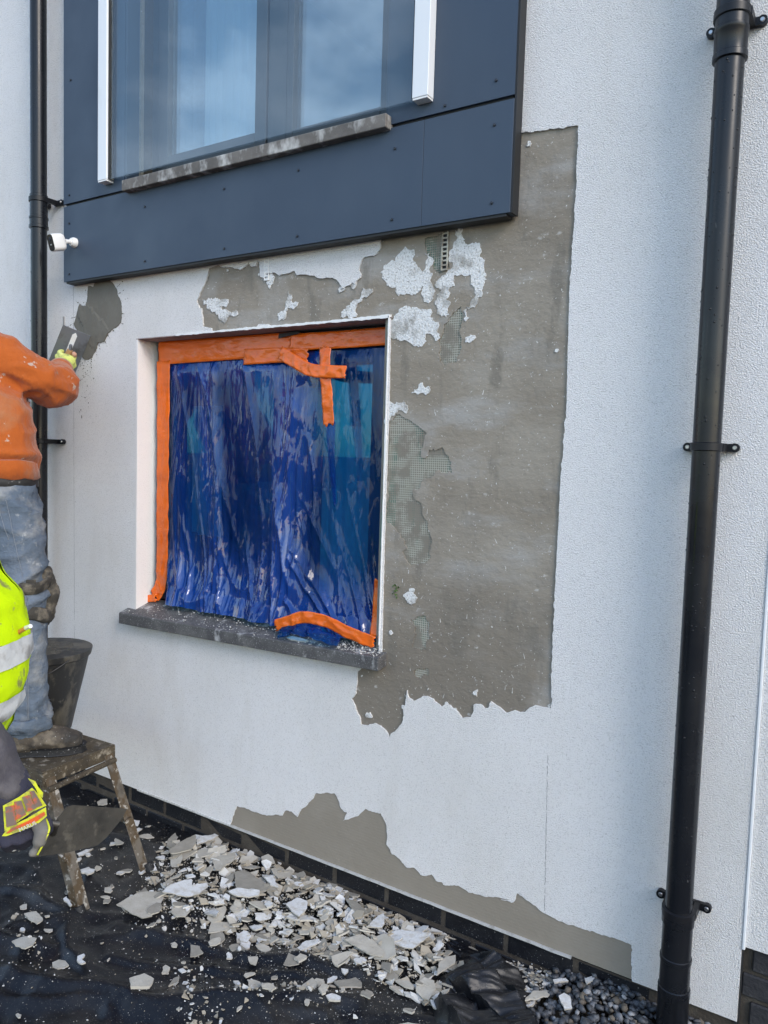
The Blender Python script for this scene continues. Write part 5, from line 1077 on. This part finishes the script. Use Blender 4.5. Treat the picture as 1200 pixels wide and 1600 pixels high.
for k in range(4):
    o_ = l_ * (.036 - .022 * k); ln = (1, 1.08, 1.0, .85)[k]
    caps.append(([Hh + o_ + nb * .036 + w_ * .008, Hh + o_ + nb * .030 + w_ * .028 * ln, Hh + o_ + nb * .006 + w_ * .036 * ln, Hh + o_ - nb * .016 + w_ * .026 * ln], [.0125, .0122, .0115, .0105]))
caps.append(([Hh - l_ * .02 + nb * .030 - w_ * .02, Hh + l_ * .012 + nb * .022 - w_ * .034, Hh + l_ * .045 + nb * .018 - w_ * .024], [.0135, .0125, .0105]))
gl = organic('glove', caps, .0042, 'glove_lime', P1, lambda p: .0012 * fbm(p.x * 90, p.y * 90, p.z * 90), 2)
ring('wrist_band', WRR.lerp(Hh, .14), Hh - WRR, .040, .03, 'glove_lime', gl, 1., None, .002, True)
q = Hh + l_ * .048 + nb * .018 - w_ * .024; b = MB(); b.tube([q, q + l_ * .012 + w_ * .006, q + l_ * .018 + w_ * .010], [.0108, .010, .005], 12); b = b.build('bare_thumb_tip', 'skin', None, smooth=True); b.parent = gl; b.matrix_parent_inverse = Matrix.Identity(4)
lf = [([ELL.lerp(WRL, .9), WRL + Vector((.03, .06, 0))], [.034, .036], 1.3)]
for k in range(4): c_ = WRL + Vector((.045 - .004 * k, .085, .034 - .022 * k)); lf.append(([WRL + Vector((.03, .05, .030 - .02 * k)), c_, c_ + Vector((.035, .005, -.004)), c_ + Vector((.045, -.03, -.004))], [.0125, .012, .0115, .0105]))
lf.append(([WRL + Vector((.01, .03, .03)), WRL + Vector((.05, .05, .055)), WRL + Vector((.075, .05, .04))], [.013, .012, .0105]))
organic('glove', lf, .0055, 'glove_lime', P1, None, 2)

# ---- the helper in the hi-vis vest, close on the left
P2 = thing('person', 'person in dirty yellow hi-vis vest holding a trowel in a gloved hand', 'person', (1.42, -1.42, GZ))
F2 = Vector((.62, .78, 0)).normalized(); R2 = Vector((.78, -.62, 0)).normalized()
def tors(z):
    ks = [(.925, .118), (.955, .128), (1.00, .146), (1.05, .157), (1.12, .160), (1.18, .150), (1.25, .124), (1.32, .118), (1.40, .112), (1.46, .085)]
    for (a, ra), (c_, rc) in zip(ks[:-1], ks[1:]):
        if z <= c_: return ra + (rc - ra) * sst(a, c_, z)
    return ks[-1][1]
TC = Vector((1.444, -1.433, 0))
def tpt(z, a, off=0.):
    f_ = TC - F2 * .05 * sst(1.15, 1.45, z) + Z * z; r_ = tors(z) + off
    p = f_ + F2 * math.cos(a) * r_ + R2 * math.sin(a) * r_ * 1.30
    return p + (F2 * math.cos(a) + R2 * math.sin(a)) * (.010 * (ridge(a * 1.4, z * 5, 3) ** 2 - .4) + .004 * fbm(a * 5, z * 16, 2)) * sst(1.46, 1.3, z)
vest = grid_obj('vest', 96, 90, lambda u, v: tpt(.925 + .535 * v, u * 2 * math.pi), 'hivis'); own(vest, P2)
for z0 in (.973, 1.078):
    q = grid_obj('reflective_band', 96, 8, lambda u, v: tpt(z0 + .047 * v, u * 2 * math.pi, .003), 'reflective'); q.parent = vest; q.matrix_parent_inverse = Matrix.Identity(4)
SR = TC + Z * 1.40 + R2 * .17 - F2 * .05; SLF = TC + Z * 1.40 - R2 * .17 - F2 * .05; EL2 = Vector(G_EL); W2 = Vector(G_WRIST); KN2 = Vector(G_KN)
slw = lambda p: .007 * (max(0, ridge(p.x * 14 + p.z * 10, p.y * 14, p.z * 22)) ** 2 - .3) + .0012 * fbm(p.x * 70, p.y * 70, p.z * 70)
organic('jumper', [([TC + Z * .96, TC + Z * 1.2 - F2 * .02, TC + Z * 1.38 - F2 * .05], [.10, .11, .095], 1.3, F2), ([TC + Z * 1.36 - F2 * .05, TC + Z * 1.48 - F2 * .05], [.10, .062], 1.3, F2),
    ([TC + Z * 1.40 - F2 * .05, SR], [.08, .07]), ([SR, SR.lerp(EL2, .5), EL2], [.068, .056, .052]), ([EL2, EL2.lerp(W2, .55), W2.lerp(EL2, .12), W2.lerp(KN2, .16)], [.051, .050, .044, .036]),
    ([TC + Z * 1.40 - F2 * .05, SLF], [.08, .07]), ([SLF, SLF - Z * .30 - R2 * .05, SLF - Z * .53 + F2 * .06 - R2 * .05], [.066, .052, .038])], .0075, 'sleeve_dark', P2, slw, 4)
trz = [([TC + Z * .98, TC + Z * .86], [.105, .115], 1.3, F2)]
for s in (-1, 1): h_ = TC + R2 * s * .085; trz.append(([h_ + Z * .84, h_ + Z * .40 + F2 * .01, h_ + Z * (.0) - F2 * .01], [.092, .070, .062]))
organic('trousers', trz, .012, 'trouser_dark', P2, jean_wr, 4)
for s in (-1, 1):
    h_ = TC + R2 * s * .09 + Z * (GZ + .03)
    organic('boot', [([h_ + Z * .09 - F2 * .02, h_ + Z * .03 - F2 * .02], [.055, .05]), ([h_ + Z * .02 - F2 * .07, h_ + Z * .025 + F2 * .06, h_ + Z * .012 + F2 * .15], [.042, .044, .036], 1.1, Z)], .01, 'boot_leather', P2)
head(TC + Z * 1.645 - F2 * .035, F2, P2)
# right glove with moulded guards
X2 = (Vector(G_TEXT[1]) - Vector(G_TEXT[0])).normalized(); TOC = (CAM_POS - KN2).normalized(); X2 = (X2 - TOC * X2.dot(TOC)).normalized(); Y2 = X2.cross(TOC).normalized()     # along the knuckles, towards the fingertips
if Y2.z > 0: Y2 = -Y2
caps = [([W2.lerp(KN2, .12), W2.lerp(KN2, .45)], [.029, .027], 1.3, TOC), ([W2.lerp(KN2, .35), KN2 - Y2 * .008], [.021, .021], 1.75, TOC)]
for k in range(4):
    o_ = X2 * (-.030 + .020 * k) + Y2 * (.004 if k in (0, 3) else .008); ln = (.85, 1., 1.06, 1.)[k]
    caps.append(([KN2 + o_ - Y2 * .02, KN2 + o_ + Y2 * .014 * ln, KN2 + o_ + Y2 * .022 * ln - TOC * .026, KN2 + o_ + Y2 * .002 - TOC * .040], [.0135, .0130, .0120, .0110]))
g2 = organic('glove', caps, .0042, 'glove_navy', P2, lambda p: .001 * fbm(p.x * 90, p.y * 90, p.z * 90), 2)
th_ = [Vector(p) for p in G_THUMB]
q = organic('thumb', [([KN2 + X2 * .020 - Y2 * .020, th_[0], th_[1]], [.016, .0130, .0118]), ([th_[1], th_[2], th_[3]], [.0118, .0108, .0088])], .004, 'glove_grey', None, None, 2); q.parent = g2; q.matrix_parent_inverse = Matrix.Identity(4)
pp = MB(); pp.tube(bez([th_[0] + X2 * .012 + TOC * .004, th_[1] + X2 * .0105 + TOC * .006, th_[2] + X2 * .010 + TOC * .006, th_[3] + X2 * .004 + Y2 * .006 + TOC * .004], 6), .0016, 6); pp = pp.build('piping', 'glove_yellow', None, smooth=True); pp.parent = g2; pp.matrix_parent_inverse = Matrix.Identity(4)
def plate(nm, pts, m, th, bevel=.0012, off=0.):
    b_ = MB(); b_.prism([Vector(p) + TOC * off for p in pts], -TOC * th); q_ = b_.build(nm, m, None, bevel=bevel); q_.parent = g2; q_.matrix_parent_inverse = Matrix.Identity(4); return q_
plate('knuckle_guard', G_PLATE, 'glove_yellow', .010, .002); plate('finger_guard', G_BAND, 'glove_yellow', .010, .002); plate('finger_guard_inlay', G_BANDIN, 'glove_orange', .006)
for pd in G_PADS: plate('impact_pad', pd, 'glove_pad', .007, .0018)
plate('cuff_tab', G_CUFF, 'glove_yellow', .006)
cvt = bpy.data.curves.new('lettering', 'FONT'); cvt.body = 'MARUS'; cvt.size = .0095; cvt.align_x = 'LEFT'; cvt.extrude = .0002
tmp = bpy.data.objects.new('lt', cvt); col.objects.link(tmp); dg = bpy.context.evaluated_depsgraph_get(); mt_ = bpy.data.meshes.new_from_object(tmp.evaluated_get(dg)); bpy.data.objects.remove(tmp)
mt_.name = 'lettering'; mt_.materials.clear(); mt_.materials.append(MATS['glove_print']); lt = bpy.data.objects.new('lettering', mt_); col.objects.link(lt); lt.parent = g2; lt.matrix_parent_inverse = Matrix.Identity(4)
Mx = Matrix.Identity(4); nf = -CAM_FWD; xt = (Vector(G_TEXT[1]) - Vector(G_TEXT[0])).normalized(); yt = nf.cross(xt); p0 = Vector(G_TEXT[0]) + nf * .0005 - yt * .003
for i in range(3): Mx[i][0] = xt[i]; Mx[i][1] = yt[i]; Mx[i][2] = nf[i]; Mx[i][3] = (p0)[i]
# the glove's local frame is that of the person
lt.matrix_local = Mx
# bucket trowel in the gloved hand
BT = thing('bucket_trowel', 'mud-coated wide trowel held in the orange and yellow glove', 'trowel', BLADE[0])
Bp = [Vector(p) for p in BLADE]; nB = (Bp[4] - Bp[0]).cross(Bp[6] - Bp[0]).normalized()
cB = sum(Bp, Vector()) / len(Bp)
b = MB(); b.prism(Bp, nB * .003); b.build('blade', 'trowel_dirty', BT, bevel=.0008)
hA = KN2 - TOC * .020 + X2 * .034 + Y2 * .012; hB = KN2 - TOC * .020 - X2 * .06 + Y2 * .004
b = MB(); b.tube([hA, KN2 - TOC * .020 + Y2 * .008, hB], [.013, .015, .013], 14); b.build('handle', 'wood_handle', BT, smooth='auto')
b = MB(); b.tube([hA, hA + X2 * .012 + Y2 * .012, (Bp[0] + Bp[2]) / 2 + (cB - Bp[0]) * .12], [.006, .006, .006], 10); b.build('tang', 'trowel_dirty', BT, smooth='auto')
pc = thing('pencil', 'short orange and white stub poking out of the hi-vis vest', 'pencil', PENCIL[0])
b = MB(); b.tube([Vector(PENCIL[0]) - (Vector(PENCIL[1]) - Vector(PENCIL[0])) * 1.2, PENCIL[0], PENCIL[1]], [.0042] * 3, 12); b.build('shaft', 'cigarette_filter', pc, smooth='auto')
b = MB(); b.tube([PENCIL[1], PENCIL[2]], [.0043, .0040], 12); b.build('tip', 'cigarette_paper', pc, smooth='auto')
